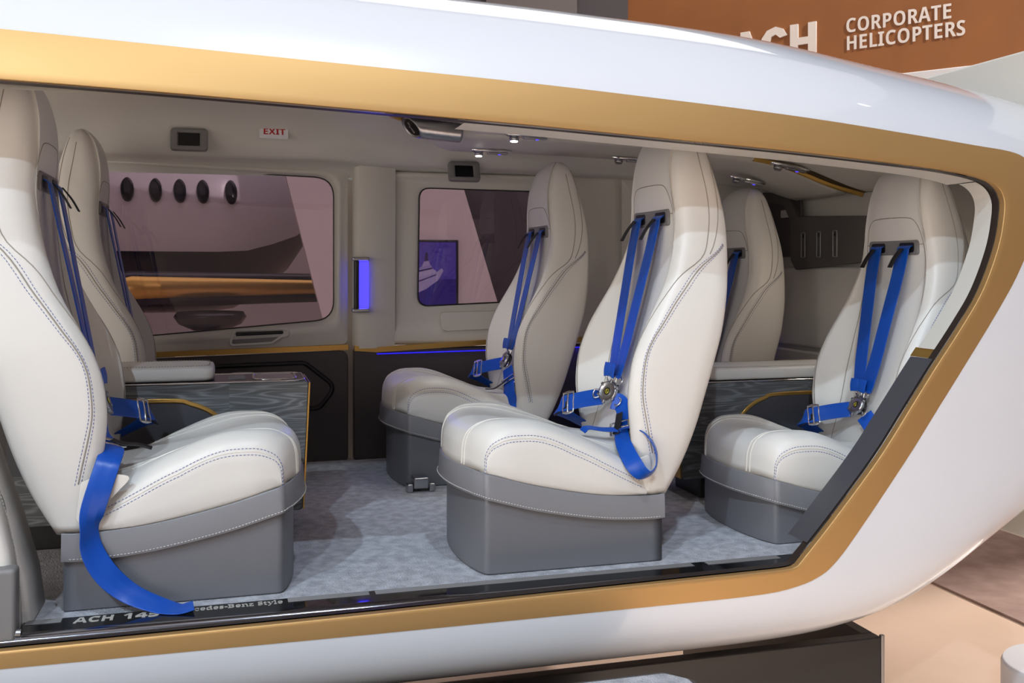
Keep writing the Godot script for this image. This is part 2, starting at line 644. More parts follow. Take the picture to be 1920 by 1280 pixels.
func seat_meshes(drop: float, lift: float) -> Dictionary:
	var key := "seat %s %s" % [drop, lift]
	if cache.has(key): return cache[key]
	raise = lift
	var m := {}
	m.back = back_mesh()
	m.cush = cush_mesh()
	m.skirt = skirt_mesh()
	m.base = base_mesh(drop)
	var seam_wing := [[.30, 6.1]]
	for q in [[1.097, .404], [1.088, .463], [1.090, .517], [1.108, .589], [1.149, .652], [1.213, .735], [1.285, .815], [1.348, .872]]: seam_wing.append([q[1], side_u(q[1], q[0])])
	var seam_wing2 := []
	for q in seam_wing: seam_wing2.append([q[0], q[1] - .28])
	var seam_head := []
	for q in [[1.289, 1.177], [1.304, 1.067], [1.309, .99], [1.297, .902], [1.265, .83]]: seam_head.append([q[1], side_u(q[1], q[0])])
	seam_head.append([.76, 5.2])
	seam_head.append([.66, 4.4])
	seam_head.append([.5, 4.0])
	seam_head.append([.33, 3.9])
	var seam_rear := []
	for q in [[1.312, 1.195], [1.333, 1.10], [1.340, .98], [1.320, .89], [1.297, .845]]: seam_rear.append([q[1], side_u(q[1], q[0])])
	var seam_pad := [[.30, 2.2], [.5, 2.2], [.75, 2.15], [.95, 2.05], [1.01, 1.9], [1.04, 1.5], [1.048, .9], [1.05, 0.02]]
	var ledge := [[.962, 2.05], [.962, 1.2], [.962, 0.02]]
	var cs_side := [[.0001, 5.2], [.0006, 5.2], [.0015, 5.2], [.004, 5.2], [.01, 5.2], [.02, 5.2], [.05, 5.2], [.10, 5.2], [.2, 5.25], [.3, 5.3], [.4, 5.35], [.5, 5.4]]
	var cs_side2 := []
	for q in cs_side: cs_side2.append([q[0], q[1] + .35])
	var cs_mid := [[.0001, 2.3], [.0006, 2.3], [.0015, 2.3], [.004, 2.3], [.01, 2.3], [.018, 2.3], [.026, 2.3], [.036, 2.3], [.05, 2.3], [.08, 2.3], [.14, 2.3], [.24, 2.3], [.35, 2.3], [.45, 2.3]]
	var cs_mid2 := []
	for q in cs_mid: cs_mid2.append([q[0], q[1] + .35])
	var pipes_b := []
	var pipes_c := []
	var th_b := []
	var th_c := []
	for flip in [false, true]:
		for l in [seam_head, seam_rear, seam_pad, ledge]: pipes_b.append(tube(on_back(l, flip, 5, -.0002)[0], .0016, 5))
		th_b.append(on_back(seam_wing, flip, 5))
		th_b.append(on_back(seam_wing2, flip, 5))
		pipes_b.append(tube(on_back(seam_wing.map(func(q): return [q[0], q[1] - .14]), flip, 5, -.0004)[0], .0019, 5))
		for l in [cs_mid, cs_mid2]: pipes_c.append(tube(on_cush(l, flip, 5, .0006)[0], .0022, 6))
		pipes_c.append(tube(on_cush(cs_side.map(func(q): return [q[0], q[1] + .17]), flip, 5, -.0004)[0], .0019, 5))
		th_c.append(on_cush(cs_side, flip, 5))
		th_c.append(on_cush(cs_side2, flip, 5))
	m.pipes_back = pipes_b
	m.pipes_cush = pipes_c
	m.thread_back = stitches(th_b)
	m.thread_cush = stitches(th_c)
	# pale stitching along the foot of the skirt
	var line := PackedVector3Array()
	var nor := PackedVector3Array()
	for p in plan(-.0095, .584, .062):
		if p.x > 1.146: continue
		line.append(Vector3(p.x - X0, tab(T_bot, p.x) - .056, p.y))
		nor.append(Vector3(p.x - .89, 0, p.y).normalized())
	m.thread_skirt = stitches([[line, nor]], .008, .0009)
	cache[key] = m
	return m

func buckle(parent: Node, at: Vector3, face: Vector3) -> void:   # rotary buckle with its hooks
	var b := Node3D.new()
	b.name = "buckle"
	parent.add_child(b, true)
	var y := face.normalized()
	var x := Vector3(0, 0, 1).cross(y).normalized()
	b.transform = Transform3D(Basis(x, y, x.cross(y)), at)
	obj("buckle_housing", lathe([[.0, -.016], [.026, -.016], [.028, -.012], [.028, -.002], [.0, -.002]]), mats.black_plastic, b)
	var ring := []
	for q in [[.0, .0], [.033, .0], [.034, .004], [.031, .010], [.027, .010], [.023, .006], [.013, .006], [.012, .008], [.0, .008]]: ring.append(q)
	obj("buckle_knob", lathe(ring, 32), mats.steel, b)
	var lugs := []
	for k in 6: lugs.append([rbox(Vector3(.012, .010, .008), .002, 2), Transform3D(Basis(Vector3.UP, -TAU * k / 6.0), Vector3(cos(TAU * k / 6.0) * .031, .006, sin(TAU * k / 6.0) * .031))])
	obj("buckle_grip", join(lugs), mats.steel, b)
	obj("buckle_cap", lathe([[.0, .008], [.011, .008], [.011, .0095], [.0, .0095]]), mats.black_plastic, b)
	obj("buckle_print", join([[rbox(Vector3(.012, .0008, .002), .0003, 1), Transform3D(Basis(Vector3.UP, .7), Vector3(0, .0098, 0))], [tube(cat([Vector3(.007, .0098, 0), Vector3(0, .0098, .007), Vector3(-.007, .0098, 0), Vector3(0, .0098, -.007)], 5, true), .0007, 4, true), Transform3D()]]), mats.yellow_print, b)
	for q in [[-.8, .35], [-.8, -.35], [.35, .9], [.35, -.9]]:
		var d := Vector3(q[0], 0, q[1]).normalized()
		var s := Vector3(-d.z, 0, d.x)
		obj("buckle_tongue", tube(cat([d * .028 + s * .004 + Vector3(0, -.006, 0), d * .04 + s * .010 + Vector3(0, -.003, 0), d * .052 + s * .012, d * .058, d * .052 - s * .012, d * .04 - s * .010 + Vector3(0, -.003, 0), d * .028 - s * .004 + Vector3(0, -.006, 0)], 4), .0028, 6), mats.chrome, b)

func adjuster(parent: Node, at: Vector3, along: Vector3, out: Vector3, w := .062) -> void:   # metal slide: rectangular frame with a bar
	var x := along.normalized()
	var z := x.cross(out).normalized()
	var y := z.cross(x)
	var h := w / 2
	var m := [tube(cat([Vector3(-.016, 0, -h), Vector3(.016, 0, -h), Vector3(.018, 0, 0), Vector3(.016, 0, h), Vector3(-.016, 0, h), Vector3(-.018, 0, 0)], 5, true), .0028, 6, true), tube(PackedVector3Array([Vector3(0, .002, -h), Vector3(0, .003, 0), Vector3(0, .002, h)]), .0035, 6), [rbox(Vector3(.04, .004, .006), .0015, 2), Transform3D(Basis(), Vector3(0, .001, -h))], [rbox(Vector3(.04, .004, .006), .0015, 2), Transform3D(Basis(), Vector3(0, .001, h))]]
	obj("adjuster", join(m), mats.chrome, parent, at, Basis(x, y, z))

func make_seat(label: String, at: Vector3, turn: float, drop: float, lift: float, kind: String) -> Node3D:
	var m := seat_meshes(drop, lift)
	raise = lift
	var s := thing("cabin_seat", label, "seat", at, turn, "cream leather cabin seats")
	tag(obj("base", m.base, mats.base_leather, s), "grey leather seat plinth")
	var sk := obj("skirt", m.skirt, mats.skirt_leather, s)
	tag(obj("stitching", m.thread_skirt, mats.thread_pale, sk), "", "", "", "stuff")
	var c := obj("seat_cushion", m.cush, mats.leather, s)
	for p in m.pipes_cush: obj("seam", p, mats.piping, c)
	tag(obj("stitching", m.thread_cush, mats.thread_blue, c), "", "", "", "stuff")
	var b := obj("backrest", m.back, mats.leather, s)
	for p in m.pipes_back: obj("seam", p, mats.seam, b)
	tag(obj("stitching", m.thread_back, mats.thread_blue, b), "", "", "", "stuff")
	var up := Vector3(0, lift, 0)
	# belt guide: grey plate with two slots
	var gx := .3245
	var g := obj("belt_guide", frame(rrq(rect(-.124, -.024, .124, .024), .012), rrq(rect(-.123, -.023, .123, .023), .012), [[0, -.02], [0, .001], [1, .004]]), mats.grey_plastic, s, Vector3(gx, .952, 0) + up, Basis(Vector3.UP, -PI / 2))
	obj("guide_face", slab(rrq(rect(-.123, -.023, .123, .023), .012), -.01, .0045, .001), mats.grey_plastic, g)
	for sz in [-.072, .072]:
		obj("slot", slab(rrq(rect(sz - .036, -.016, sz + .036, .016), .010), .001, .0060, .0005), mats.black_plastic, g)
	harness(s, kind, up)
	return s

func harness(s: Node3D, kind: String, up: Vector3) -> void:
	var fwd := Vector3(-.95, .25, 0)
	var bk := Vector3(.188, .440, .0)     # buckle place
	if kind == "left": bk = Vector3(.190, .462, 0)
	var face := Vector3(-.90, .42, .0)
	if kind == "mid": face = Vector3(-.80, .35, .45)
	for q in [-1.0, 1.0]:
		var top := Vector3(.316, .950, .072 * q) + up
		var pts := [[top + Vector3(.03, .012, 0), Vector3(-.6, .8, 0)], [top + Vector3(-.004, .004, 0), Vector3(-.8, .6, 0)], [top + Vector3(-.012, -.02, -.002 * q), fwd]]
		for k in 4:
			var t := (k + 1) / 5.0
			var y := lerpf(top.y, bk.y + .05, t)
			var z: float = lerpf(.078, .026, t) * q
			var yy := y - up.y * smoothstep(.70, .95, y)
			var x := back_point(yy, absf(z) / .08).x - .008
			x = minf(x, lerpf(top.x - .012, bk.x + .015, t) + .004)
			pts.append([Vector3(x, y, z), fwd])
		pts.append([bk + Vector3(.020, .058, .020 * q), fwd])
		pts.append([bk + Vector3(.012, .046, .018 * q), fwd])
		obj("shoulder_strap", strap(pts, .062), mats.webbing, s)
		obj("strap_loop", strap([[bk + Vector3(.006, .086, .021 * q), fwd], [bk + Vector3(.001, .066, .020 * q), fwd], [bk + Vector3(.0, .046, .017 * q), fwd]], .040, 5), mats.webbing_edge, s)
		# black pull tag hanging from the slot
		var tg := top + Vector3(-.016, -.002, 0)
		obj("pull_tag", strap([[tg, fwd], [tg + Vector3(-.022, -.028, -.004), Vector3(-.7, .7, 0)], [tg + Vector3(-.040, -.060, -.006), Vector3(-.8, .6, 0)]], .022, 5), mats.black_webbing, s)
	if kind == "left":
		buckle(s, bk, Vector3(-.95, .30, 0))
	else:
		buckle(s, bk, face)
	# lap strap on the far hip. Own z > 0 is the near side for seats that face -x; for the turned ones it is the other way round
	var near := -1.0 if kind == "left" or kind == "left_far" else 1.0
	var fz := -near
	var ln := Vector3(-.80, .38, -.45 * fz)
	var lap := [[bk + Vector3(-.006, -.016, .032 * fz), ln], [bk + Vector3(-.042, -.028, .078 * fz), ln], [bk + Vector3(-.083, -.043, .120 * fz), ln], [bk + Vector3(-.102, -.054, .150 * fz), Vector3(-.8, .5, -.1 * fz)], [bk + Vector3(-.085, -.078, .182 * fz), Vector3(-.5, .8, .1 * fz)], [bk + Vector3(-.02, -.115, .205 * fz), Vector3(-.2, .9, .2 * fz)], [bk + Vector3(.04, -.15, .215 * fz), Vector3(-.2, .9, .2 * fz)]]
	obj("lap_strap", strap(lap, .052), mats.webbing, s)
	adjuster(s, bk + Vector3(-.085, -.043, .120 * fz), Vector3(-.6, -.22, .7 * fz), ln)
	obj("strap_tail", strap([[bk + Vector3(-.088, -.046, .118 * fz), ln], [bk + Vector3(-.10, -.066, .135 * fz), Vector3(-.6, .8, 0)], [bk + Vector3(-.115, -.085, .155 * fz), Vector3(-.3, .9, 0)]], .020, 5), mats.black_webbing, s)
	if kind == "mid":
		# near lap strap: down to the slide, then a slack loop over the flank
		var P := func(x, y, z): return Vector3(x - X0, y, z + .40)
		obj("lap_strap", strap([[bk + Vector3(.002, -.022, .026), Vector3(-.8, .3, .5)], [P.call(1.098, .410, -.355), Vector3(-.8, .3, .5)], [P.call(1.092, .378, -.315), Vector3(-.8, .4, .5)], [P.call(1.072, .345, -.280), Vector3(-.8, .4, .5)]], .050), mats.webbing, s)
		adjuster(s, P.call(1.066, .352, -.284), Vector3(-.2, -.8, .5), Vector3(-.8, .3, .55), .06)
		obj("pull_tag", strap([[P.call(1.080, .388, -.322), Vector3(-.8, .4, .5)], [P.call(1.062, .362, -.290), Vector3(-.8, .4, .5)], [P.call(1.048, .338, -.272), Vector3(-.8, .4, .5)]], .022, 5), mats.black_webbing, s)
		obj("slack_strap", strap([[P.call(1.068, .350, -.282), Vector3(-.8, .3, .6)], [P.call(1.052, .320, -.225), Vector3(-.75, .2, .7)], [P.call(1.050, .285, -.165), Vector3(-.6, .1, .8)], [P.call(1.066, .256, -.138), Vector3(-.4, -.4, .8)], [P.call(1.090, .250, -.132), Vector3(.1, -.9, .5)], [P.call(1.110, .272, -.132), Vector3(.8, -.4, .5)], [P.call(1.112, .312, -.140), Vector3(.9, .1, .5)], [P.call(1.100, .348, -.165), Vector3(.7, .7, .4)], [P.call(1.086, .362, -.21), Vector3(.2, .9, .4)], [P.call(1.074, .358, -.265), Vector3(-.2, .9, .3)]], .050), mats.webbing, s)
		obj("strap_tail", strap([[P.call(1.066, .348, -.280), Vector3(-.1, 1, .3)], [P.call(1.016, .350, -.285), Vector3(0, 1, .2)], [P.call(.972, .356, -.292), Vector3(.1, 1, .2)], [P.call(.956, .346, -.292), Vector3(-.3, .8, .2)]], .030), mats.webbing, s)
		obj("belt_pocket", slab(rrq([Vector2(1.06 - X0, .285), Vector2(1.085 - X0, .225), Vector2(1.11 - X0, .23), Vector2(1.10 - X0, .30)], .008, 3), .242, .247, .001), mats.piping, s)
	elif kind == "right":
		obj("lap_strap", strap([[bk + Vector3(.004, -.028, .030), Vector3(-.8, .4, .3)], [bk + Vector3(.01, -.06, .062), Vector3(-.8, .4, .4)], [bk + Vector3(.016, -.105, .10), Vector3(-.8, .4, .4)], [bk + Vector3(.028, -.14, .145), Vector3(-.7, .5, .5)], [bk + Vector3(.05, -.19, .18), Vector3(-.6, .5, .6)]], .055), mats.webbing, s)
		adjuster(s, bk + Vector3(.020, -.118, .118), Vector3(.1, -.7, .6), Vector3(-.8, .4, .4))
	elif kind == "mid_far" or kind == "right_far" or kind == "left_far":
		obj("lap_strap", strap([[bk + Vector3(.0, -.03, .030 * near), Vector3(-.8, .4, .3 * near)], [bk + Vector3(-.005, -.08, .07 * near), Vector3(-.8, .4, .4 * near)], [bk + Vector3(-.02, -.13, .13 * near), Vector3(-.7, .5, .5 * near)], [bk + Vector3(-.01, -.17, .19 * near), Vector3(-.5, .7, .5 * near)], [bk + Vector3(.03, -.21, .222 * near), Vector3(-.1, .7, .7 * near)], [bk + Vector3(.04, -.26, .232 * near), Vector3(0, .1, near)]], .055), mats.webbing, s)
		adjuster(s, bk + Vector3(-.006, -.078, .072 * near), Vector3(.0, -.7, .6 * near), Vector3(-.8, .4, .4 * near))
		obj("pull_tag", strap([[bk + Vector3(-.012, -.07, .07 * near), fwd], [bk + Vector3(-.07, -.10, .10 * near), Vector3(-.3, .9, 0)], [bk + Vector3(-.11, -.10, .12 * near), Vector3(0, 1, 0)]], .014, 5), mats.black_webbing, s)
	elif kind == "left":
		# near strap: out of the slot behind the bolster, over the flank and down to the sill. World places turned into the seat's own axes
		var P := func(x, y, z): return Vector3(-(x + .118), y, -(z + .40))
		var N := func(x, y, z): return Vector3(-x, y, -z)
		obj("lap_strap", strap([[P.call(-.318, .440, -.375), N.call(.8, .4, .4)], [P.call(-.308, .405, -.33), N.call(.8, .5, .3)], [P.call(-.282, .380, -.27), N.call(.6, .7, .3)], [P.call(-.270, .372, -.215), N.call(.3, .8, .5)], [P.call(-.274, .348, -.160), N.call(.15, .5, .85)], [P.call(-.288, .300, -.138), N.call(.1, .1, 1)], [P.call(-.304, .245, -.134), N.call(.25, .0, .95)], [P.call(-.312, .200, -.136), N.call(.75, .0, .65)],
			[P.call(-.306, .150, -.136), N.call(.55, .1, .8)], [P.call(-.275, .095, -.130), N.call(.1, .5, .8)], [P.call(-.225, .048, -.126), N.call(-.15, .8, .5)], [P.call(-.165, .021, -.110), N.call(-.15, .95, .3)], [P.call(-.115, .012, -.088), N.call(-.05, 1, .1)], [P.call(-.080, .017, -.090), N.call(-.3, .9, .1)]], .055, 10), mats.webbing, s)
		adjuster(s, P.call(-.276, .381, -.255), N.call(.4, -.25, .85), N.call(.5, .8, .3), .058)
		obj("pull_tag", strap([[P.call(-.275, .386, -.255), N.call(.3, .9, .2)], [P.call(-.250, .376, -.250), N.call(.3, .9, .3)], [P.call(-.215, .372, -.25), N.call(.1, 1, .2)], [P.call(-.183, .362, -.25), N.call(.1, 1, .2)]], .018, 5), mats.black_webbing, s)
		obj("belt_pocket", slab(rrq([Vector2(.165, .325), Vector2(.215, .305), Vector2(.225, .22), Vector2(.21, .20), Vector2(.10, .315)], .01, 3), -.249, -.244, .001), mats.piping, s)

# ------------------------------------------------------------------ fuselage
var T_top := [[-1.7, 1.66], [0.0, 1.625], [.44, 1.605], [.94, 1.583], [1.53, 1.545], [1.935, 1.485], [2.476, 1.40], [3.2, 1.24], [4.4, 1.0]]
var T_belly := [[-1.7, -.232], [1.0, -.232], [1.4, -.230], [1.6, -.218], [1.80, -.180], [1.98, -.105], [2.16, -.010], [2.4, .11], [2.8, .28], [3.4, .45], [4.4, .62]]
var T_wide := [[-1.7, .985], [1.2, .985], [1.6, .975], [2.0, .95], [2.4, .90], [3.0, .78], [4.4, .42]]

func hull(x: float, th: float) -> Vector3:   # th: -PI/2 keel .. 0 near flank .. PI/2 roof .. PI far flank
	var t := tab(T_top, x)
	var b := tab(T_belly, x)
	var w := tab(T_wide, x)
	var p := 2.0 / (3.6 if th > 0 else 12.0)
	var c := cos(th)
	var s := sin(th)
	return Vector3(x, (t + b) / 2 + (t - b) / 2 * signf(s) * pow(absf(s), p), -.95 + w * signf(c) * pow(absf(c), p))

func hull_th(x: float, y: float) -> float:
	var t := tab(T_top, x)
	var b := tab(T_belly, x)
	var q := clampf((y - (t + b) / 2) / ((t - b) / 2), -1.0, 1.0)
	return asin(signf(q) * pow(absf(q), (3.6 if q > 0 else 12.0) / 2.0))

# opening edge, gold / white border, and where the white skin ends, matched point by point
var LOOP := [
	[-1.60, -.006, -1.60, -.044, -1.7, -1.57], [-1.0, -.006, -1.0, -.044, -1.0, -1.57], [-.472, -.006, -.472, -.043, -.472, -1.57], [.2, -.002, .2, -.047, .25, -1.57], [.7, .004, .7, -.048, .8, -1.57], [1.1, .009, 1.1, -.048, 1.35, -1.57], [1.30, .011, 1.30, -.047, 1.7, -1.57], [1.405, .012, 1.41, -.040, 2.1, -1.57], [1.440, .018, 1.50, -.018, 2.6, -1.57], [1.462, .038, 1.565, .025, 3.4, -1.57],
	[1.56, .138, 1.66, .130, 4.4, -1.4], [1.699, .288, 1.80, .295, 4.4, -1.0], [1.80, .415, 1.90, .420, 4.4, -.7], [1.888, .526, 1.99, .530, 4.4, -.4], [1.99, .648, 2.10, .665, 4.4, -.1], [2.062, .745, 2.19, .785, 4.4, .2], [2.118, .86, 2.265, .92, 4.4, .5], [2.143, .945, 2.290, 1.02, 4.4, .8], [2.150, 1.005, 2.290, 1.09, 4.4, 1.1], [2.125, 1.045, 2.255, 1.13, 4.4, 1.4],
	[2.067, 1.066, 2.196, 1.148, 4.0, 1.57], [1.95, 1.082, 2.067, 1.160, 3.2, 1.57], [1.801, 1.094, 1.86, 1.180, 2.5, 1.57], [1.467, 1.116, 1.50, 1.212, 1.8, 1.57], [1.05, 1.139, 1.05, 1.244, 1.15, 1.57], [.667, 1.160, .667, 1.268, .7, 1.57], [.059, 1.188, .059, 1.297, .059, 1.57], [-.472, 1.209, -.472, 1.323, -.472, 1.57], [-1.0, 1.226, -1.0, 1.345, -1.0, 1.57], [-1.60, 1.245, -1.60, 1.37, -1.7, 1.57]]

func loop_points() -> Array:   # [inner, outer in (x, th), target in (x, th)]
	var a := []
	var b := []
	var c := []
	for q in LOOP:
		a.append(Vector3(q[0], q[1], 0))
		b.append(Vector3(q[2], q[3], 0))
		c.append(Vector3(q[4], q[5], 0))
	return [cat(a, 5), cat(b, 5), cat(c, 5)]

func build_fuselage() -> void:
	var f := thing("helicopter_fuselage", "glossy white helicopter fuselage with a gold band round its open cabin door", "helicopter")
	var L := loop_points()
	var n: int = L[0].size()
	var white_rows := []
	for k in 27:
		var t := pow(k / 26.0, 1.25)
		var row := PackedVector3Array()
		for i in n:
			var o := Vector2(L[1][i].x, hull_th(L[1][i].x, L[1][i].y))
			var e := Vector2(clampf(L[2][i].x, -1.7, 4.4), clampf(L[2][i].y, -1.57, 1.57))
			var p := o.lerp(e, t)
			row.append(hull(p.x, p.y))
		white_rows.append(row)
	obj("hull_skin", grid(white_rows, false, -1), mats.white_paint, f)
	var far_rows := []
	for k in 15:
		var row := PackedVector3Array()
		for i in 30: row.append(hull(lerpf(-1.7, 4.4, i / 29.0), lerpf(1.5705, 2.35, k / 14.0)))
		far_rows.append(row)
	obj("hull_skin", grid(far_rows, false, 1), mats.white_paint, f)
	var keel := []
	for k in 9:
		var row := PackedVector3Array()
		for i in 30: row.append(hull(lerpf(-1.7, 4.4, i / 29.0), lerpf(-1.5705, -2.2, k / 8.0)))
		keel.append(row)
	obj("hull_skin", grid(keel, false, -1), mats.white_paint, f)
	var gold_rows := []
	for k in 7:
		var row := PackedVector3Array()
		for i in n:
			var p: Vector3 = L[0][i].lerp(L[1][i], k / 6.0)
			var h := hull(p.x, hull_th(p.x, p.y))
			row.append(h + Vector3(0, 0, .0015))
		gold_rows.append(row)
	# the band turns inwards round a small radius at the opening
	for q in [[-.003, .004], [-.010, .005], [-.022, .005]]:
		var row := PackedVector3Array()
		for i in n:
			var p: Vector3 = L[0][i]
			var out: Vector3 = (L[1][i] - p).normalized()
			var h := hull(p.x, hull_th(p.x, p.y))
			row.append(h + out * (-.004 + q[1] - .001) + Vector3(0, 0, q[0]))
		gold_rows.push_front(row)
	tag(obj("gold_band", grid(gold_rows, false, -1), mats.gold_paint, f), "satin gold painted band")
	# rubber seal behind the band and the jamb lining, which changes from charcoal to cream leather
	var ranges := [["door_seal", 0, n - 1, -.022, -.050, .003, "seal_brown"], ["jamb_lining", 47, 66, -.028, -.122, .0, "charcoal_leather"], ["jamb_clip", 66, 67, -.028, -.13, .004, "gold_trim"], ["jamb_lining", 67, 98, -.046, -.115, .0, "lining"], ["header_lining", 98, 126, -.046, -.17, .004, "lining"], ["header_lining", 126, n - 1, -.046, -.056, .008, "black_satin"]]
	for q in ranges:
		var rows := []
		for k in 6:
			var row := PackedVector3Array()
			for i in range(q[1], q[2] + 1):
				var p: Vector3 = L[0][i]
				var out: Vector3 = (L[1][i] - p).normalized()
				var h := hull(p.x, hull_th(p.x, p.y))
				row.append(h + out * (q[5] - .006) + Vector3(0, 0, lerpf(q[3], q[4], k / 5.0)))
			rows.append(row)
		obj(q[0], grid(rows, false, 1), mats[q[6]], f)
	# dark glazed cut-out low on the tail end
	var cut := []
	for q in [[2.318, .045], [2.332, .035], [2.55, .10], [2.6, .30], [2.5, .36], [2.36, .20]]: cut.append(hull(q[0], hull_th(q[0], q[1])) + Vector3(0, 0, .004))
	var wr := [cat(cut, 4, true)]
	wr.push_front(fill(wr[0].size(), mean(wr[0])))
	var wn := obj("tail_window", grid(wr, true, 1), mats.black_gloss, f)
	obj("tail_window_frame", tube(cat(cut, 4, true), .006, 6, true), mats.chrome, wn)

func build_sill() -> void:
	var s := thing("door_sill", "glossy black door sill plate with silver lettering and chrome lip", "sill")
	obj("tread_plate", rbox(Vector3(3.1, .012, .092), .003), mats.black_gloss, s, Vector3(-.02, .001, -.070))
	var lip := []
	for q in [[-.030, .008], [-.026, .0105], [-.012, .006], [-.006, -.002], [-.006, -.012], [-.03, -.012]]:
		lip.append(PackedVector3Array([Vector3(-1.6, q[1], q[0]), Vector3(-.4, q[1], q[0]), Vector3(.5, q[1], q[0]), Vector3(1.44, q[1], q[0])]))
	obj("sill_lip", grid(lip, false, 1), mats.tread_lip, s)
	for seg in [[-.44, -.365], [.135, .33], [.345, 1.20], [1.24, 1.46]]:
		for k in 5:
			obj("tread_rib", rbox(Vector3(seg[1] - seg[0], .0025, .0022), .0008, 1), mats.steel if k == 9 else mats.grey_plastic, s, Vector3((seg[0] + seg[1]) / 2, .0075, -.110 + k * .0062))
	text("tread_lettering", "ACH", "Droid Sans", 900, Vector3(-.338, .0076, -.057), .034, mats.letter_silver, s, Basis(Vector3.RIGHT, -PI / 2), .92)
	text("tread_lettering", "145", "Droid Sans", 900, Vector3(-.235, .0076, -.057), .034, mats.letter_silver, s, Basis(Vector3.RIGHT, -PI / 2), 1.05)
	text("tread_lettering", "Mercedes-Benz Style", "Droid Serif", 400, Vector3(-.130, .0076, -.072), .023, mats.letter_silver, s, Basis(Vector3.RIGHT, -PI / 2), .81)

func text(called: String, words: String, face: String, weight: int, at: Vector3, cap: float, m: Material, parent: Node, b := Basis(), stretch := 1.0) -> MeshInstance3D:
	var t := TextMesh.new()
	var fnt := SystemFont.new()
	fnt.font_names = PackedStringArray([face])
	fnt.font_weight = weight
	t.font = fnt
	t.text = words
	t.font_size = 64
	t.pixel_size = cap / (64.0 * .72)
	t.depth = .0012
	t.horizontal_alignment = HORIZONTAL_ALIGNMENT_LEFT
	t.vertical_alignment = VERTICAL_ALIGNMENT_BOTTOM
	var o := obj(called, t, m, parent, at, b * Basis.from_scale(Vector3(stretch, 1, 1)))
	return o

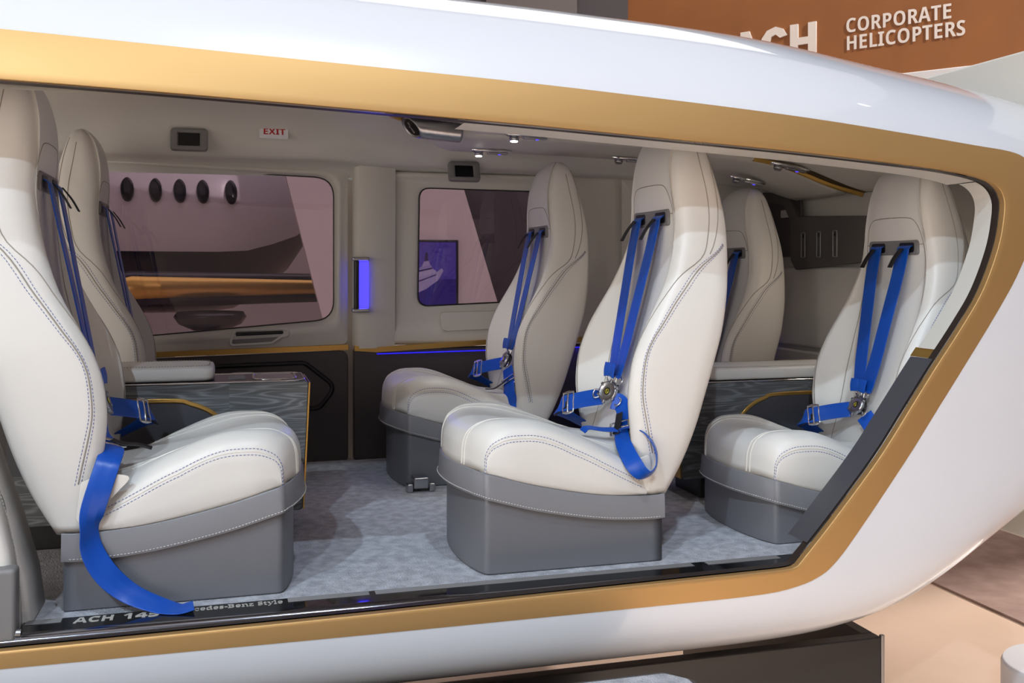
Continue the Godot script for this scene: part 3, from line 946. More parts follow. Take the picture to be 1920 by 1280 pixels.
# ------------------------------------------------------------------ cabin shell
func build_cabin() -> void:
	struct("floor", slab(PackedVector2Array([Vector2(-1.05, -.112), Vector2(1.46, -.112), Vector2(1.60, -.16), Vector2(1.9, -.24), Vector2(2.2, -.38), Vector2(2.5, -.5), Vector2(2.5, -1.9), Vector2(-1.05, -1.9)]), -.03, 0, .003), mats.carpet, null, Vector3.ZERO, LYING).set_meta("label", "grey carpet on the cabin floor")
	struct("floor_base", rbox(Vector3(2.7, .05, 1.7), .01), mats.black_satin, null, Vector3(.10, -.06, -1.0))
	# far wall: dark lower panels, cream upper panels with window openings
	var zb := -1.88
	var door := struct("door_1", frame(rrq([Vector2(-.95, .455), Vector2(.482, .485), Vector2(.482, 1.235), Vector2(-.95, 1.27)], .03), rrq([Vector2(-.66, .508), Vector2(.424, .592), Vector2(.424, 1.188), Vector2(-.66, 1.222)], .085), [[0, zb - .03], [0, zb - .006], [.03, zb], [.35, zb + .004], [.52, zb + .012], [.70, zb + .016], [.85, zb + .008], [.93, zb - .006], [1, zb - .012], [1, zb - .03]]), mats.lining)
	door.set_meta("label", "cream far cabin door with a big tinted window")
	var glass := rrq([Vector2(-.66, .508), Vector2(.424, .592), Vector2(.424, 1.188), Vector2(-.66, 1.222)], .085)
	var w1 := struct("window_1", slab(glass, zb - .024, zb - .018, .001), mats.tinted_pane)
	w1.set_meta("label", "tinted pane of the far cabin door")
	obj("window_seal", tube(flat3(glass, zb - .014), .004, 6, true), mats.black_plastic, w1)
	# door handle recess
	var hr := rrq([Vector2(.0, .492), Vector2(.17, .500), Vector2(.205, .524), Vector2(.236, .530), Vector2(.236, .556), Vector2(.02, .552)], .014, 4)
	var dh := obj("door_handle", tube(flat3(hr, zb + .012), .006, 6, true), mats.lining_gloss, door)
	obj("handle_bar", rbox(Vector3(.19, .014, .02), .006), mats.black_plastic, dh, Vector3(.12, .540, zb + .012), Basis(Vector3.FORWARD, -.03))
	obj("handle_recess", slab(hr, zb + .004, zb + .010, .002), mats.grey_plastic, dh)
	# lower dark door panel with rounded tail corner and an oval pocket
	var dp := obj("lower_panel", slab(rrq([Vector2(-.95, -.02), Vector2(.482, -.02), Vector2(.482, .462), Vector2(-.95, .432)], .04, 6), zb - .03, zb + .004, .004), mats.dark_panel, door)
	obj("panel_pocket", tube(flat3(rrq([Vector2(-.4, .30), Vector2(.36, .22), Vector2(.43, .31), Vector2(.30, .415), Vector2(-.4, .40)], .045, 5), zb + .006), .010, 6, true), mats.black_plastic, dp)
	obj("gold_strip", slab(PackedVector2Array([Vector2(-.95, .438), Vector2(.484, .464), Vector2(.484, .486), Vector2(-.95, .458)]), zb - .01, zb + .010, .002), mats.gold_trim, door)
	# fixed wall behind the door gap: pillar and window panel
	var zw := zb
	var w2o := rrq(rect(.505, .48, 1.72, 1.22), .01)
	var w2i := rrq([Vector2(.783, .642), Vector2(1.42, .668), Vector2(1.40, 1.150), Vector2(.79, 1.156)], .05)
	var wb := struct("wall_back", frame(w2o, w2i, [[0, zw - .04], [0, zw], [.12, zw + .005], [.30, zw + .006], [.45, zw - .004], [.62, zw - .010], [.9, zw - .012], [.97, zw - .016], [1, zw - .022], [1, zw - .04]]), mats.lining)
	wb.set_meta("label", "cream far cabin wall with small window")
	var w2 := struct("window_2", slab(w2i, zw - .036, zw - .030, .001), mats.tinted_pane)
	w2.set_meta("label", "small tinted cabin window in the far wall")
	obj("window_seal", tube(flat3(w2i, zw - .022), .004, 6, true), mats.black_plastic, w2)
	var w3i := rrq(rect(1.88, .62, 2.30, 1.08), .05)  # opening added out of view so light reaches the rear bulkhead
	obj("wall_panel", frame(rrq(rect(1.72, .48, 2.8, 1.22), .01), w3i, [[0, zw - .04], [0, zw], [.9, zw], [1, zw - .01], [1, zw - .04]]), mats.lining, wb)
	var w3 := struct("added_window_3", slab(w3i, zw - .036, zw - .030, .001), mats.tinted_pane)
	obj("window_seal", tube(flat3(w3i, zw - .022), .004, 6, true), mats.black_plastic, w3)
	obj("stowage_flap", slab(rrq([Vector2(.885, .535), Vector2(1.20, .545), Vector2(1.20, .622), Vector2(.875, .618)], .02, 4), zw, zw + .016, .004), mats.lining, wb)
	obj("lower_panel", rbox(Vector3(2.3, .47, .05), .01), mats.dark_panel, wb, Vector3(1.655, .232, zw - .012))
	obj("gold_strip", slab(PackedVector2Array([Vector2(.505, .460), Vector2(.60, .452), Vector2(1.08, .474), Vector2(2.7, .484), Vector2(2.7, .506), Vector2(1.08, .496), Vector2(.60, .474), Vector2(.505, .482)]), zw, zw + .026, .002), mats.gold_trim, wb)
	obj("pillar_cover", grid([PackedVector3Array([Vector3(.502, .485, zw - .02), Vector3(.502, 1.26, zw - .02)]), PackedVector3Array([Vector3(.506, .47, zw + .012), Vector3(.506, 1.26, zw + .02)]), PackedVector3Array([Vector3(.53, .47, zw + .03), Vector3(.53, 1.26, zw + .05)]), PackedVector3Array([Vector3(.60, .47, zw + .026), Vector3(.60, 1.26, zw + .05)]), PackedVector3Array([Vector3(.68, .47, zw + .004), Vector3(.68, 1.26, zw + .02)])], false, 0), mats.lining, wb)
	obj("door_rebate", rbox(Vector3(.12, 1.36, .02), .004), mats.lining, wb, Vector3(.49, .58, zw - .10))
	# blue light strip under the gold one
	var led := thing("led_strip", "thin blue light strip glowing under the gold wall trim", "light strip")
	obj("led_diffuser", rbox(Vector3(2.0, .005, .006), .002, 2), mats.led_strip, led, Vector3(1.6, .455, zw + .020), Basis(Vector3.FORWARD, -.010))
	omni_area(Vector3(1.5, .452, zw + .03), Vector3(0, -1, .25), Vector2(1.8, .01), rgb(60, 50, 255), .05, led)
	# grab handle with blue lit back
	var gh := thing("grab_handle", "upright black grab handle with glowing blue back on door pillar", "handle")
	obj("grip_bar", rbox(Vector3(.022, .205, .022), .008), mats.black_plastic, gh, Vector3(.508, .738, zw + .075))
	for y in [.632, .846]:
		obj("bracket", rbox(Vector3(.07, .016, .06), .005), mats.steel, gh, Vector3(.526, y, zw + .055))
	obj("led_diffuser", rbox(Vector3(.045, .195, .012), .005), mats.led_blue, gh, Vector3(.540, .738, zw + .052))
	omni_area(Vector3(.540, .738, zw + .062), Vector3(.1, 0, 1), Vector2(.04, .18), rgb(60, 50, 255), .05, gh)
	# ceiling lining, swept along x, lowered towards the tail
	var sec := [[-1.895, 1.19], [-1.86, 1.235], [-1.79, 1.245], [-1.765, 1.262], [-1.75, 1.30], [-1.72, 1.36], [-1.65, 1.42], [-1.52, 1.46], [-1.3, 1.49], [-.95, 1.50], [-.55, 1.47], [-.30, 1.40], [-.16, 1.31], [-.09, 1.235], [-.075, 1.20]]
	var rows := []
	for q in sec:
		var a := []
		for x in [-1.5, -.6, -.2, .2, .45, .60, .9, 1.2, 1.5, 1.8, 2.1, 2.4, 2.7]:
			var k := smoothstep(.42, .66, x)
			var low := (.035 * k + maxf(0.0, x - 1.1) * .085)
			var y: float = q[1] - low * smoothstep(1.18, 1.34, q[1]) - (maxf(0.0, x - .9) * .075 if q[0] > -.4 else 0.0)
			a.append(Vector3(x, y, q[0] - (.04 * k if q[0] < -1.7 and q[1] > 1.2 else 0.0)))
		rows.append(cat(a, 3))
	struct("ceiling", grid(rows, false, 1), mats.lining_gloss).set_meta("label", "cream curved cabin headliner")
	# rear bulkhead
	var wr := struct("wall_rear", rbox(Vector3(.05, 1.6, 1.95), .01), mats.lining, null, Vector3(2.53, .72, -1.0))
	wr.set_meta("label", "cream rear bulkhead with an upholstered panel")
	obj("quilt_panel", rbox(Vector3(.03, .36, .78), .014), mats.leather, wr, Vector3(-.035, -.085, -.52))
	obj("quilt_panel", rbox(Vector3(.03, .42, .78), .014), mats.leather, wr, Vector3(-.035, -.49, -.52))
	var pnl := thing("slotted_panel", "dark grey rear panel with three upright slots and a handle cut-out", "panel", Vector3(2.47, 0, 0))
	var out := rrq([Vector2(.95, .84), Vector2(1.60, .80), Vector2(1.635, .84), Vector2(1.64, 1.02), Vector2(1.70, 1.10), Vector2(1.90, 1.13), Vector2(1.90, 1.17), Vector2(1.66, 1.145), Vector2(1.58, 1.04), Vector2(.95, 1.01)], .02, 4)
	var turned := Basis(Vector3.UP, PI / 2)
	obj("panel_face", slab(out, -.03, -.01, .004), mats.slot_panel, pnl, Vector3.ZERO, turned)
	obj("panel_back", slab(rrq(rect(1.58, .86, 1.90, 1.15), .02, 3), -.012, -.004, .002), mats.dark_panel, pnl, Vector3.ZERO, turned)
	obj("handle_cutout", slab(rrq(rect(1.665, 1.04, 1.74, 1.075), .008, 3), -.018, -.012, .001), mats.lining, pnl, Vector3.ZERO, turned)
	for z in [1.29, 1.41, 1.53]:
		var sl := obj("slot", tube(flat3(rrq(rect(z - .014, .855, z + .014, .965), .006, 3), -.032), .003, 5, true), mats.grey_plastic, pnl, Vector3.ZERO, turned)
		obj("slot_hole", rbox(Vector3(.012, .016, .004), .001, 1), mats.black_plastic, sl, Vector3(z, .95, -.031))

func omni_area(at: Vector3, towards: Vector3, size: Vector2, c: Color, e: float, parent: Node) -> void:
	var l := AreaLight3D.new()
	l.name = "glow_light"
	l.area_size = size
	l.light_color = c
	l.light_energy = e
	l.shadow_enabled = true
	l.area_range = 20.0
	parent.add_child(l, true)
	l.look_at_from_position(at, at + towards, Vector3.UP if absf(towards.normalized().y) < .9 else Vector3.RIGHT)

func added_dome_light() -> void:  # unseen lamp added to brighten the dark rear bulkhead
	var t := thing("added_dome_light", "small warm dome light added out of view to brighten the rear cabin", "light", Vector3(2.36, 1.075, -.80))
	obj("added_dome_rim", lathe([[.0, .01], [.045, .01], [.05, .0], [.045, -.006], [.0, -.006]], 24), mats.steel, t)
	obj("lamp_lens", lathe([[.0, -.006], [.038, -.006], [.034, -.012], [.0, -.014]], 24), mats.added_lamp_warm, t)
	omni_area(t.position + Vector3(0, -.018, 0), Vector3(-.35, -1, -.25), Vector2(.07, .07), rgb(255, 236, 216), .13, t)

func reading_light(at: Vector3, slope: float, lit: bool, label: String) -> void:
	var r := thing("reading_light", label, "light", at, 0.0, "overhead reading lights")
	r.rotation.z = -slope
	var pl := PackedVector3Array()
	var rows := []
	for q in [[1.0, .004], [1.0, -.001], [.93, -.005], [0.0, -.006]]:
		var row := PackedVector3Array()
		for k in 28:
			var a := TAU * k / 28.0
			row.append(Vector3((cos(a) * .085 * q[0]) + .02, q[1], sin(a) * .026 * q[0]))
		rows.append(row)
	obj("bezel", grid(rows, true, 0), mats.chrome, r)
	obj("switch_bar", rbox(Vector3(.085, .008, .020), .003, 2), mats.steel, r, Vector3(.045, -.008, 0))
	obj("lamp_barrel", lathe([[.0, .0], [.016, .0], [.017, -.010], [.016, -.017], [.0, -.017]], 20), mats.steel, r, Vector3(-.032, -.003, 0))
	obj("lamp_lens", lathe([[.0, -.017], [.013, -.017], [.012, -.021], [.0, -.0215]], 18), mats.led_white if lit else mats.grey_plastic, r, Vector3(-.032, -.003, 0))
	obj("led_switch", rbox(Vector3(.010, .004, .010), .001, 1), mats.led_blue, r, Vector3(.052, -.012, 0))
	if lit:
		var l := SpotLight3D.new()
		l.name = "lamp_beam"
		l.light_energy = .14
		l.light_size = .012
		l.spot_angle = 40
		l.spot_range = 20
		l.spot_attenuation = 2.0
		l.shadow_enabled = true
		r.add_child(l)
		l.position = Vector3(-.032, -.03, 0)
		l.rotation.x = -PI / 2

func build_overhead() -> void:
	# two long padded overhead panels with a dark, gold-edged groove between them; they drop towards the tail
	var under := [[.62, 1.300], [.68, 1.284], [.80, 1.276], [1.2, 1.272], [1.55, 1.262], [1.85, 1.235], [2.1, 1.205], [2.35, 1.125], [2.50, 1.09]]
	var o := thing("overhead_panel", "cream padded overhead panel running under the cabin ceiling", "panel")
	for side in [[-1.17, -1.62, "far"], [-.78, -1.09, "near"]]:
		var rows := []
		for i in 36:
			var x := lerpf(.80 if side[2] == "near" else .76, 2.43, i / 35.0)
			var y := tab(under, x)
			var e := sqrt(clampf((x - .74) / .10, 0.02, 1.0))
			var z0: float = side[0]
			var z1: float = side[1]
			var zm := (z0 + z1) / 2
			var hw := absf(z0 - z1) / 2 * (.55 + .45 * e)
			var row := PackedVector3Array()
			var h := .03 + .0 * e
			for q in [[-1, .16], [-1, .045], [-.94, .018], [-.8, .004], [0, 0], [.8, .004], [.94, .018], [1, .045], [1, .16]]:
				row.append(Vector3(x, y + q[1] + (1.0 - e) * .05 - (h - .03), zm + q[0] * hw))
			rows.append(row)
		obj("panel_cushion", capped(rows), mats.lining, o)
	var gr := []
	var g2 := []
	for i in 20:
		var x := lerpf(1.55, 2.5, i / 19.0)
		gr.append(Vector3(x, tab(under, x) + .022, -1.185))
		g2.append(Vector3(x, tab(under, x) + .03, -1.15))
	obj("gold_strip", ribbon(PackedVector3Array(gr.slice(9)), fill(11, Vector3(.1, -.4, .9)), .026, .004), mats.gold_trim, o)
	obj("groove", ribbon(PackedVector3Array(g2), fill(20, Vector3(0, -1, 0)), .12, .004), mats.black_satin, o)
	# air vent cylinder at the front end, with the gold edged dark recess above it
	var v := thing("air_vent", "brushed grey air vent cylinder slung under the cabin ceiling", "vent", Vector3(.705, 1.296, -1.13))
	v.rotation = Vector3(0, .0, -.07)
	var shear := func(x: float, r: float, cut_: float) -> PackedVector3Array:   # ring whose plane slants
		var row := PackedVector3Array()
		for k in 28:
			var y := sin(TAU * k / 28.0) * r
			var z := cos(TAU * k / 28.0) * r
			row.append(Vector3(x + cut_ * (.55 * z - .75 * y), y, z))
		return row
	obj("vent_barrel", capped([shear.call(-.080, .026, 1.0), shear.call(-.086, .029, 1.0), shear.call(-.090, .032, 1.0), shear.call(-.088, .034, 1.0), shear.call(-.08, .035, 1.0), shear.call(.0, .035, .5), shear.call(.085, .035, 0.0), shear.call(.092, .033, 0.0), shear.call(.096, .026, 0.0)]), mats.steel, v)
	obj("vent_mouth", capped([shear.call(-.0865, .0255, 1.0), shear.call(-.082, .0255, 1.0)]), mats.black_plastic, v)
	obj("vent_vane", rbox(Vector3(.006, .044, .004), .001, 1), mats.grey_plastic, v, Vector3(-.087, 0, 0), Basis(Vector3.BACK, .64))
	obj("vent_vane", rbox(Vector3(.006, .004, .044), .001, 1), mats.grey_plastic, v, Vector3(-.087, 0, 0), Basis(Vector3.UP, -.5))
	var rc := thing("ceiling_recess", "dark ceiling recess edged by a curved gold strip", "recess")
	var curve := cat([Vector3(.40, 1.47, -.98), Vector3(.475, 1.41, -1.05), Vector3(.53, 1.355, -1.12), Vector3(.59, 1.337, -1.16), Vector3(.68, 1.336, -1.20)], 6)
	obj("gold_strip", tube(curve, .010, 6), mats.gold_trim, rc)
	var back := PackedVector3Array()
	for p in curve: back.append(p + Vector3(.22, .02, .0))
	obj("recess_panel", grid([curve, back], false, 0), mats.dark_panel, rc)
	added_dome_light()
	reading_light(Vector3(.985, 1.2685, -.98), .01, true, "lit chrome reading light over the passage next to the belt-looped seat")
	reading_light(Vector3(.975, 1.2685, -1.45), .01, true, "lit chrome reading light by the small screen above the yacht picture")
	reading_light(Vector3(1.565, 1.255, -1.45), .05, false, "unlit chrome reading light above the far seat by the yacht picture")
	reading_light(Vector3(2.10, 1.184, -1.45), .16, false, "unlit chrome reading light on the sloping panel over the far rear seat")
	reading_light(Vector3(2.06, 1.200, -1.05), .16, false, "unlit chrome reading light at the gold overhead groove")

func wall_screen(label: String, at: Vector3, w: float, tilt: float) -> void:
	var s := thing("wall_screen", label, "screen", at, 0.0, "small black screens over the cabin windows")
	s.rotation.x = tilt
	var h := w * .64
	var o := rrq(rect(-w / 2, -h / 2, w / 2, h / 2), .016)
	var i := rrq(rect(-w * .29, -h * .30, w * .29, h * .30), .002)
	obj("bezel", frame(o, i, [[0, -.012], [0, .004], [.05, .010], [.8, .012], [.92, .009], [1, .004]]), mats.grey_plastic, s)
	obj("screen_glass", slab(i, -.004, .003, .0005), mats.screen_off, s)

func build_fittings() -> void:
	wall_screen("small black screen in grey bezel beside the EXIT plate", Vector3(-.150, 1.305, -1.705), .138, -.25)
	wall_screen("small black screen in grey bezel over the yacht picture window", Vector3(.955, 1.216, -1.755), .136, -.30)
	var e := thing("exit_sign", "small white EXIT plate with red letters above the door", "sign", Vector3(.170, 1.341, -1.722))
	e.rotation.x = -.20
	obj("plate", slab(rrq(rect(-.056, -.021, .056, .021), .003), 0, .006, .001), mats.white_plate, e)
	text("lettering", "EXIT", "Droid Sans", 600, Vector3(-.043, -.0125, .0065), .024, mats.red_print, e, Basis(), 1.25)
	build_console("grey wood console with padded armrest between the seats facing the tail", Vector3(0, 0, 0), -.72, .232, -.60, .464, 1.0)
	build_console("grey wood console with padded armrest beside the slotted rear panel", Vector3(0, 0, 0), -.80, 1.485, 2.42, .405, -1.0)
	var tr := struct("trim_1", tube(cat([Vector3(2.245, 1.105, -.33), Vector3(2.315, 1.055, -.33), Vector3(2.360, .985, -.33), Vector3(2.352, .91, -.33), Vector3(2.325, .84, -.33)], 6), .016, 8), mats.black_satin)
	tr.set_meta("label", "dark curved trim behind the rear headrest")
	# floor bracket
	var b := thing("floor_bracket", "small grey metal seat bracket on the carpet by shaded seat", "bracket", Vector3(.665, 0, -1.22))
	obj("bracket_top", rbox(Vector3(.055, .04, .07), .006), mats.steel, b, Vector3(0, .032, 0))
	for x in [-.040, .040]: obj("bracket_foot", rbox(Vector3(.022, .03, .05), .005), mats.steel, b, Vector3(x, .015, .01))
	# door pillar trim at the front end of the opening
	var t := thing("pillar_trim", "cream stitched leather pillar trim with grey foot at the sill end", "trim")
	var rows := []
	for q in [[-.62, .62], [-.575, .50], [-.520, .38], [-.485, .28], [-.462, .18], [-.448, .08], [-.445, .004]]:
		rows.append(PackedVector3Array([Vector3(q[0] - .25, q[1], -.04), Vector3(q[0] - .016, q[1], -.040), Vector3(q[0] - .004, q[1], -.046), Vector3(q[0], q[1], -.058), Vector3(q[0] - .005, q[1], -.13), Vector3(q[0] - .25, q[1], -.14)]))
	obj("pillar_leather", grid(rows, false, 0), mats.leather, t)
	var rows2 := []
	for q in [[-.69, .80], [-.60, .55], [-.535, .38], [-.485, .22], [-.452, .10], [-.44, .004]]:
		rows2.append(PackedVector3Array([Vector3(q[0] - .2, q[1], -.10), Vector3(q[0], q[1], -.105), Vector3(q[0] + .012, q[1], -.118), Vector3(q[0] + .014, q[1], -.26), Vector3(q[0] - .2, q[1], -.27)]))
	var pl := PackedVector3Array()
	for q in [[-.62, .62], [-.575, .50], [-.520, .38], [-.485, .28], [-.462, .18], [-.448, .08], [-.445, .004]]: pl.append(Vector3(q[0] - .001, q[1], -.095))
	tag(obj("stitching", stitches([[cat(Array(pl), 6), fill(37, Vector3(1, 0, 0))]], .008, .0009), mats.thread_pale, t), "", "", "", "stuff")
	obj("pillar_inner", grid(rows2, false, 0), mats.leather, t)
	obj("pillar_foot", rbox(Vector3(.22, .16, .05), .01), mats.grey_plastic, t, Vector3(-.553, .075, -.032))
	obj("pillar_hook", tube(PackedVector3Array([Vector3(-.435, .012, -.02), Vector3(-.47, .013, -.02)]), .010, 8), mats.steel, t)

func build_console(label: String, at: Vector3, z: float, x0: float, x1: float, top: float, dirn: float) -> void:
	# x0: the end by the sitter's knees, x1: the end by the backrests, z: near flank
	var c := thing("side_console", label, "console", at)
	var lo := .075
	var zf := z - .26
	var sgn := signf(x1 - x0)
	var P := func(d: float, y: float) -> Vector2: return Vector2(x0 + sgn * d, y)
	var len := absf(x1 - x0)
	# wood flank with a scooped recess outlined in gold
	obj("body", slab(rrq([P.call(0.0, top), P.call(.018, lo), P.call(len, lo), P.call(len, top)], .012, 3), zf, z, .003), mats.wood_veneer, c)
	obj("plinth", rbox(Vector3(len - .12, lo, .20), .008), mats.black_satin, c, Vector3((x0 + x1) / 2 + sgn * .04, lo / 2, (z + zf) / 2))
	obj("gold_edge", slab(PackedVector2Array([P.call(-.004, top - .004), P.call(.0005, top - .004), P.call(.0185, lo + .004), P.call(.014, lo + .004)]), zf + .01, z + .002, .0005), mats.gold_trim, c)
	var ypk: float = top - .045
	var pk := [P.call(len, ypk), P.call(.42, ypk), P.call(.34, ypk - .012), P.call(.28, ypk - .04), P.call(.24, ypk - .085), P.call(.22, ypk - .15), P.call(.22, ypk - .20), P.call(len, ypk - .20)]
	var path := []
	for q in pk.slice(0, 7): path.append(Vector3(q.x, q.y, z + .002))
	obj("gold_edge", ribbon(cat(path, 5), fill(31, Vector3(0, 0, 1)), .013, .003), mats.gold_trim, c)
	var poly := PackedVector2Array()
	for q in cat(path, 4): poly.append(Vector2(q.x, q.y - .008))
	poly.append(P.call(len, ypk - .20))
	obj("pocket_lining", slab(poly, z - .02, z + .0022, .0005), mats.charcoal_leather, c)
	# top tray with chrome edge and cup recess
	var a0: float = x0 + sgn * .012
	var tray := rrq([P.call(.010, z), P.call(.010, zf + .02), P.call(len, zf + .02), P.call(len, z)], .05, 6)
	var flatten := Basis(Vector3.RIGHT, -PI / 2) * Basis.from_scale(Vector3(1, -1, 1))
	obj("tray", slab(tray, 0, .005, .001), mats.black_satin, c, Vector3(0, top - .002, 0), Basis(Vector3(1, 0, 0), Vector3(0, 0, 1), Vector3(0, 1, 0)))
	obj("chrome_edge", tube(to_floor(tray, top + .003), .0035, 6, true), mats.chrome, c)
	var cup := rrq([P.call(.035, z - .035), P.call(.035, zf + .055), P.call(.16, zf + .055), P.call(.16, z - .035)], .045, 6)
	obj("cup_recess", tube(to_floor(cup, top + .004), .005, 6, true), mats.chrome, c)
	obj("cup_floor", slab(cup, 0, .003, .001), mats.steel, c, Vector3(0, top + .002, 0), Basis(Vector3(1, 0, 0), Vector3(0, 0, 1), Vector3(0, 1, 0)))
	obj("lid_seam", rbox(Vector3(.05, .004, .09), .001, 1), mats.grey_plastic, c, Vector3(x0 + sgn * .21, top + .004, (z + zf) / 2))
	# armrest pad
	var w := .225
	var alen := len - .275
	if dirn < 0: alen = len - .12
	var arm := rrq(rect(-alen / 2, -w / 2, alen / 2, w / 2), .045, 6)
	var rows := []
	for q in [[.90, .0], [.985, .004], [1.0, .013], [1.0, .022], [.985, .034], [.95, .041], [.80, .045], [0.0, .047]]:
		var row := PackedVector3Array()
		for p in arm: row.append(Vector3(p.x * (1.0 - (1.0 - q[0]) * w / alen), q[1], p.y * q[0]))
		rows.append(row)
	rows.push_front(fill(arm.size(), Vector3(0, 0, 0)))
	var pad := obj("armrest", grid(rows, true, 0), mats.leather, c, Vector3(x1 - sgn * alen / 2, top + .006, z - w / 2 - .012))
	var ln := PackedVector3Array()
	var nn := PackedVector3Array()
	for p in arm:
		ln.append(Vector3(p.x * (1.0 - .13 * w / alen), .0448, p.y * .87))
		nn.append(Vector3.UP)
	ln.append(ln[0])
	nn.append(nn[0])
	tag(obj("stitching", stitches([[ln, nn]], .008, .0008), mats.seam, pad), "", "", "", "stuff")

func to_floor(p: PackedVector2Array, y: float) -> PackedVector3Array:
	var out := PackedVector3Array()
	for q in p: out.append(Vector3(q.x, y, q.y))
	return out

# ------------------------------------------------------------------ the hall
const GROUND := -.80

func build_hall() -> void:
	struct("floor_hall", rbox(Vector3(30, .1, 30), .01, 1), mats.hall_floor, null, Vector3(2, GROUND - .05, -4)).set_meta("label", "pale beige show stand floor")
	var cp := thing("stand_carpet", "brown carpet laid on the show stand floor", "carpet", Vector3(0, GROUND, 0))
	obj("carpet_sheet", slab(PackedVector2Array([Vector2(3.52, -8.3), Vector2(13, -8.3), Vector2(13, 6.0), Vector2(3.36, 6.0)]), 0, .012, .003), mats.hall_carpet, cp, Vector3.ZERO, LYING)
	struct("ceiling_hall", rbox(Vector3(30, .2, 30), .01, 1), mats.hall_ceiling, null, Vector3(2, 12.1, -4))
	struct("wall_hall_back", rbox(Vector3(30, 13, .2), .01, 1), mats.hall_wall, null, Vector3(2, 5.6, -19.0))
	struct("wall_hall_front", rbox(Vector3(30, 13, .2), .01, 1), mats.hall_wall, null, Vector3(2, 5.6, 11.0))
	struct("wall_hall_left", rbox(Vector3(.2, 13, 30), .01, 1), mats.hall_wall, null, Vector3(-13.0, 5.6, -4))
	struct("wall_hall_right", rbox(Vector3(.2, 13, 30), .01, 1), mats.hall_wall, null, Vector3(17.0, 5.6, -4))
	# black skirt under the fuselage and the carpeted step in front
	var p := thing("display_plinth", "black panelled plinth under the fuselage belly", "plinth", Vector3(0, GROUND, 0))
	obj("skirt_panel", rbox(Vector3(3.4, .53, .04), .004), mats.black_satin, p, Vector3(.13, .265, -.17))
	obj("skirt_panel", rbox(Vector3(.04, .53, 1.2), .004), mats.black_satin, p, Vector3(1.81, .265, -.79))
	obj("corner_strip", rbox(Vector3(.012, .535, .012), .002), mats.steel, p, Vector3(1.833, .268, -.152))
	var st := thing("boarding_step", "black boarding step with grey carpet tread", "step", Vector3(0, GROUND, 0))
	obj("step_box", slab(rrq([Vector2(-1.2, .16), Vector2(1.00, .16), Vector2(1.05, .22), Vector2(1.05, .62), Vector2(-1.2, .62)], .02, 3), 0, .640, .004), mats.black_satin, st, Vector3.ZERO, Basis(Vector3(1, 0, 0), Vector3(0, 0, 1), Vector3(0, 1, 0)))
	obj("step_carpet", slab(rrq([Vector2(-1.18, .185), Vector2(.99, .185), Vector2(1.03, .23), Vector2(1.03, .60), Vector2(-1.18, .60)], .02, 3), .637, .648, .002), mats.carpet, st, Vector3.ZERO, Basis(Vector3(1, 0, 0), Vector3(0, 0, 1), Vector3(0, 1, 0)))
	var fp := thing("floor_stand", "low round white stand base on the beige floor under the tail", "stand", Vector3(2.95, GROUND, -.60))
	obj("stand_disc", lathe([[.0, .0], [.215, .0], [.22, .01], [.22, .14], [.21, .158], [.0, .16]], 40), mats.white_plate, fp)
	# brown wall board with white lettering, its tail end nearer
	var cam_r := Vector3(cos(YAW), 0, sin(YAW))
	var cam_f := Vector3(sin(YAW), 0, -cos(YAW))
	var along := (cam_r * .802 - cam_f * .597).normalized()
	var out := along.cross(Vector3.UP).normalized() * -1.0
	var D := 10.0
	var org := CAM + cam_f * D + cam_r * ((1583.0 - 960.0) / FOC * D)
	org.y = 0
	var bd := thing("sign_board", "brown sign board with white CORPORATE HELICOPTERS lettering behind the fuselage", "sign", org)
	bd.transform.basis = Basis(along, Vector3.UP, along.cross(Vector3.UP))
	var yb := .8 + (506.0 - 90.0) / FOC * D     # baseline of the lower line
	obj("board", slab(PackedVector2Array([Vector2(-2.95, yb - .35), Vector2(5, yb - .30), Vector2(5, yb + 2.6), Vector2(-4.4, yb + 2.6)]), -.2, -.01, .004), mats.brown_wall, bd)
	obj("white_rail", rbox(Vector3(7.0, .22, .22), .01), mats.white_plate, bd, Vector3(2.3, yb - .43, -.10))
	text("lettering", "HELICOPTERS", "Droid Sans", 700, Vector3(.01, yb - .075, 0), .140, mats.letter_white, bd, Basis(), .90)
	text("lettering", "CORPORATE", "Droid Sans", 700, Vector3(.01, yb + .10, 0), .140, mats.letter_white, bd, Basis(), .90)
	# the three big letters of the emblem, cut like stencils
	var s := .34
	var e0 := Vector2(-1.20, yb - .03)
	var letters := [
		[Vector2(0, 0), Vector2(.30, .80), Vector2(.30, 1), Vector2(.62, 1), Vector2(1.0, 0), Vector2(.72, 0), Vector2(.50, .62), Vector2(.26, 0)],
		[Vector2(1.95, .72), Vector2(1.80, .93), Vector2(1.55, 1.02), Vector2(1.25, .93), Vector2(1.06, .70), Vector2(1.04, .32), Vector2(1.22, .08), Vector2(1.52, -.02), Vector2(1.82, .08), Vector2(1.95, .28), Vector2(1.68, .34), Vector2(1.55, .23), Vector2(1.40, .28), Vector2(1.31, .5), Vector2(1.40, .72), Vector2(1.55, .78), Vector2(1.70, .66)],
		[Vector2(2.05, 0), Vector2(2.05, 1), Vector2(2.32, 1), Vector2(2.32, .58), Vector2(2.66, .58), Vector2(2.66, 1), Vector2(2.93, 1), Vector2(2.93, 0), Vector2(2.66, 0), Vector2(2.66, .36), Vector2(2.32, .36), Vector2(2.32, 0)]]
	for l in letters:
		var poly := PackedVector2Array()
		for q in l: poly.append(e0 + q * s * Vector2(.92, 1.0))
		obj("emblem_letter", slab(poly, -.01, .012, .0), mats.letter_white, bd)
	# dark truss panels of the neighbouring stand, seen over the roof
	var dk := thing("ceiling_baffle", "dark grey slanted ceiling baffle behind the fuselage roof", "baffle", CAM + cam_f * 11.5 + cam_r * (-.1) + Vector3(0, 3.3, 0))
	dk.rotation.y = -YAW
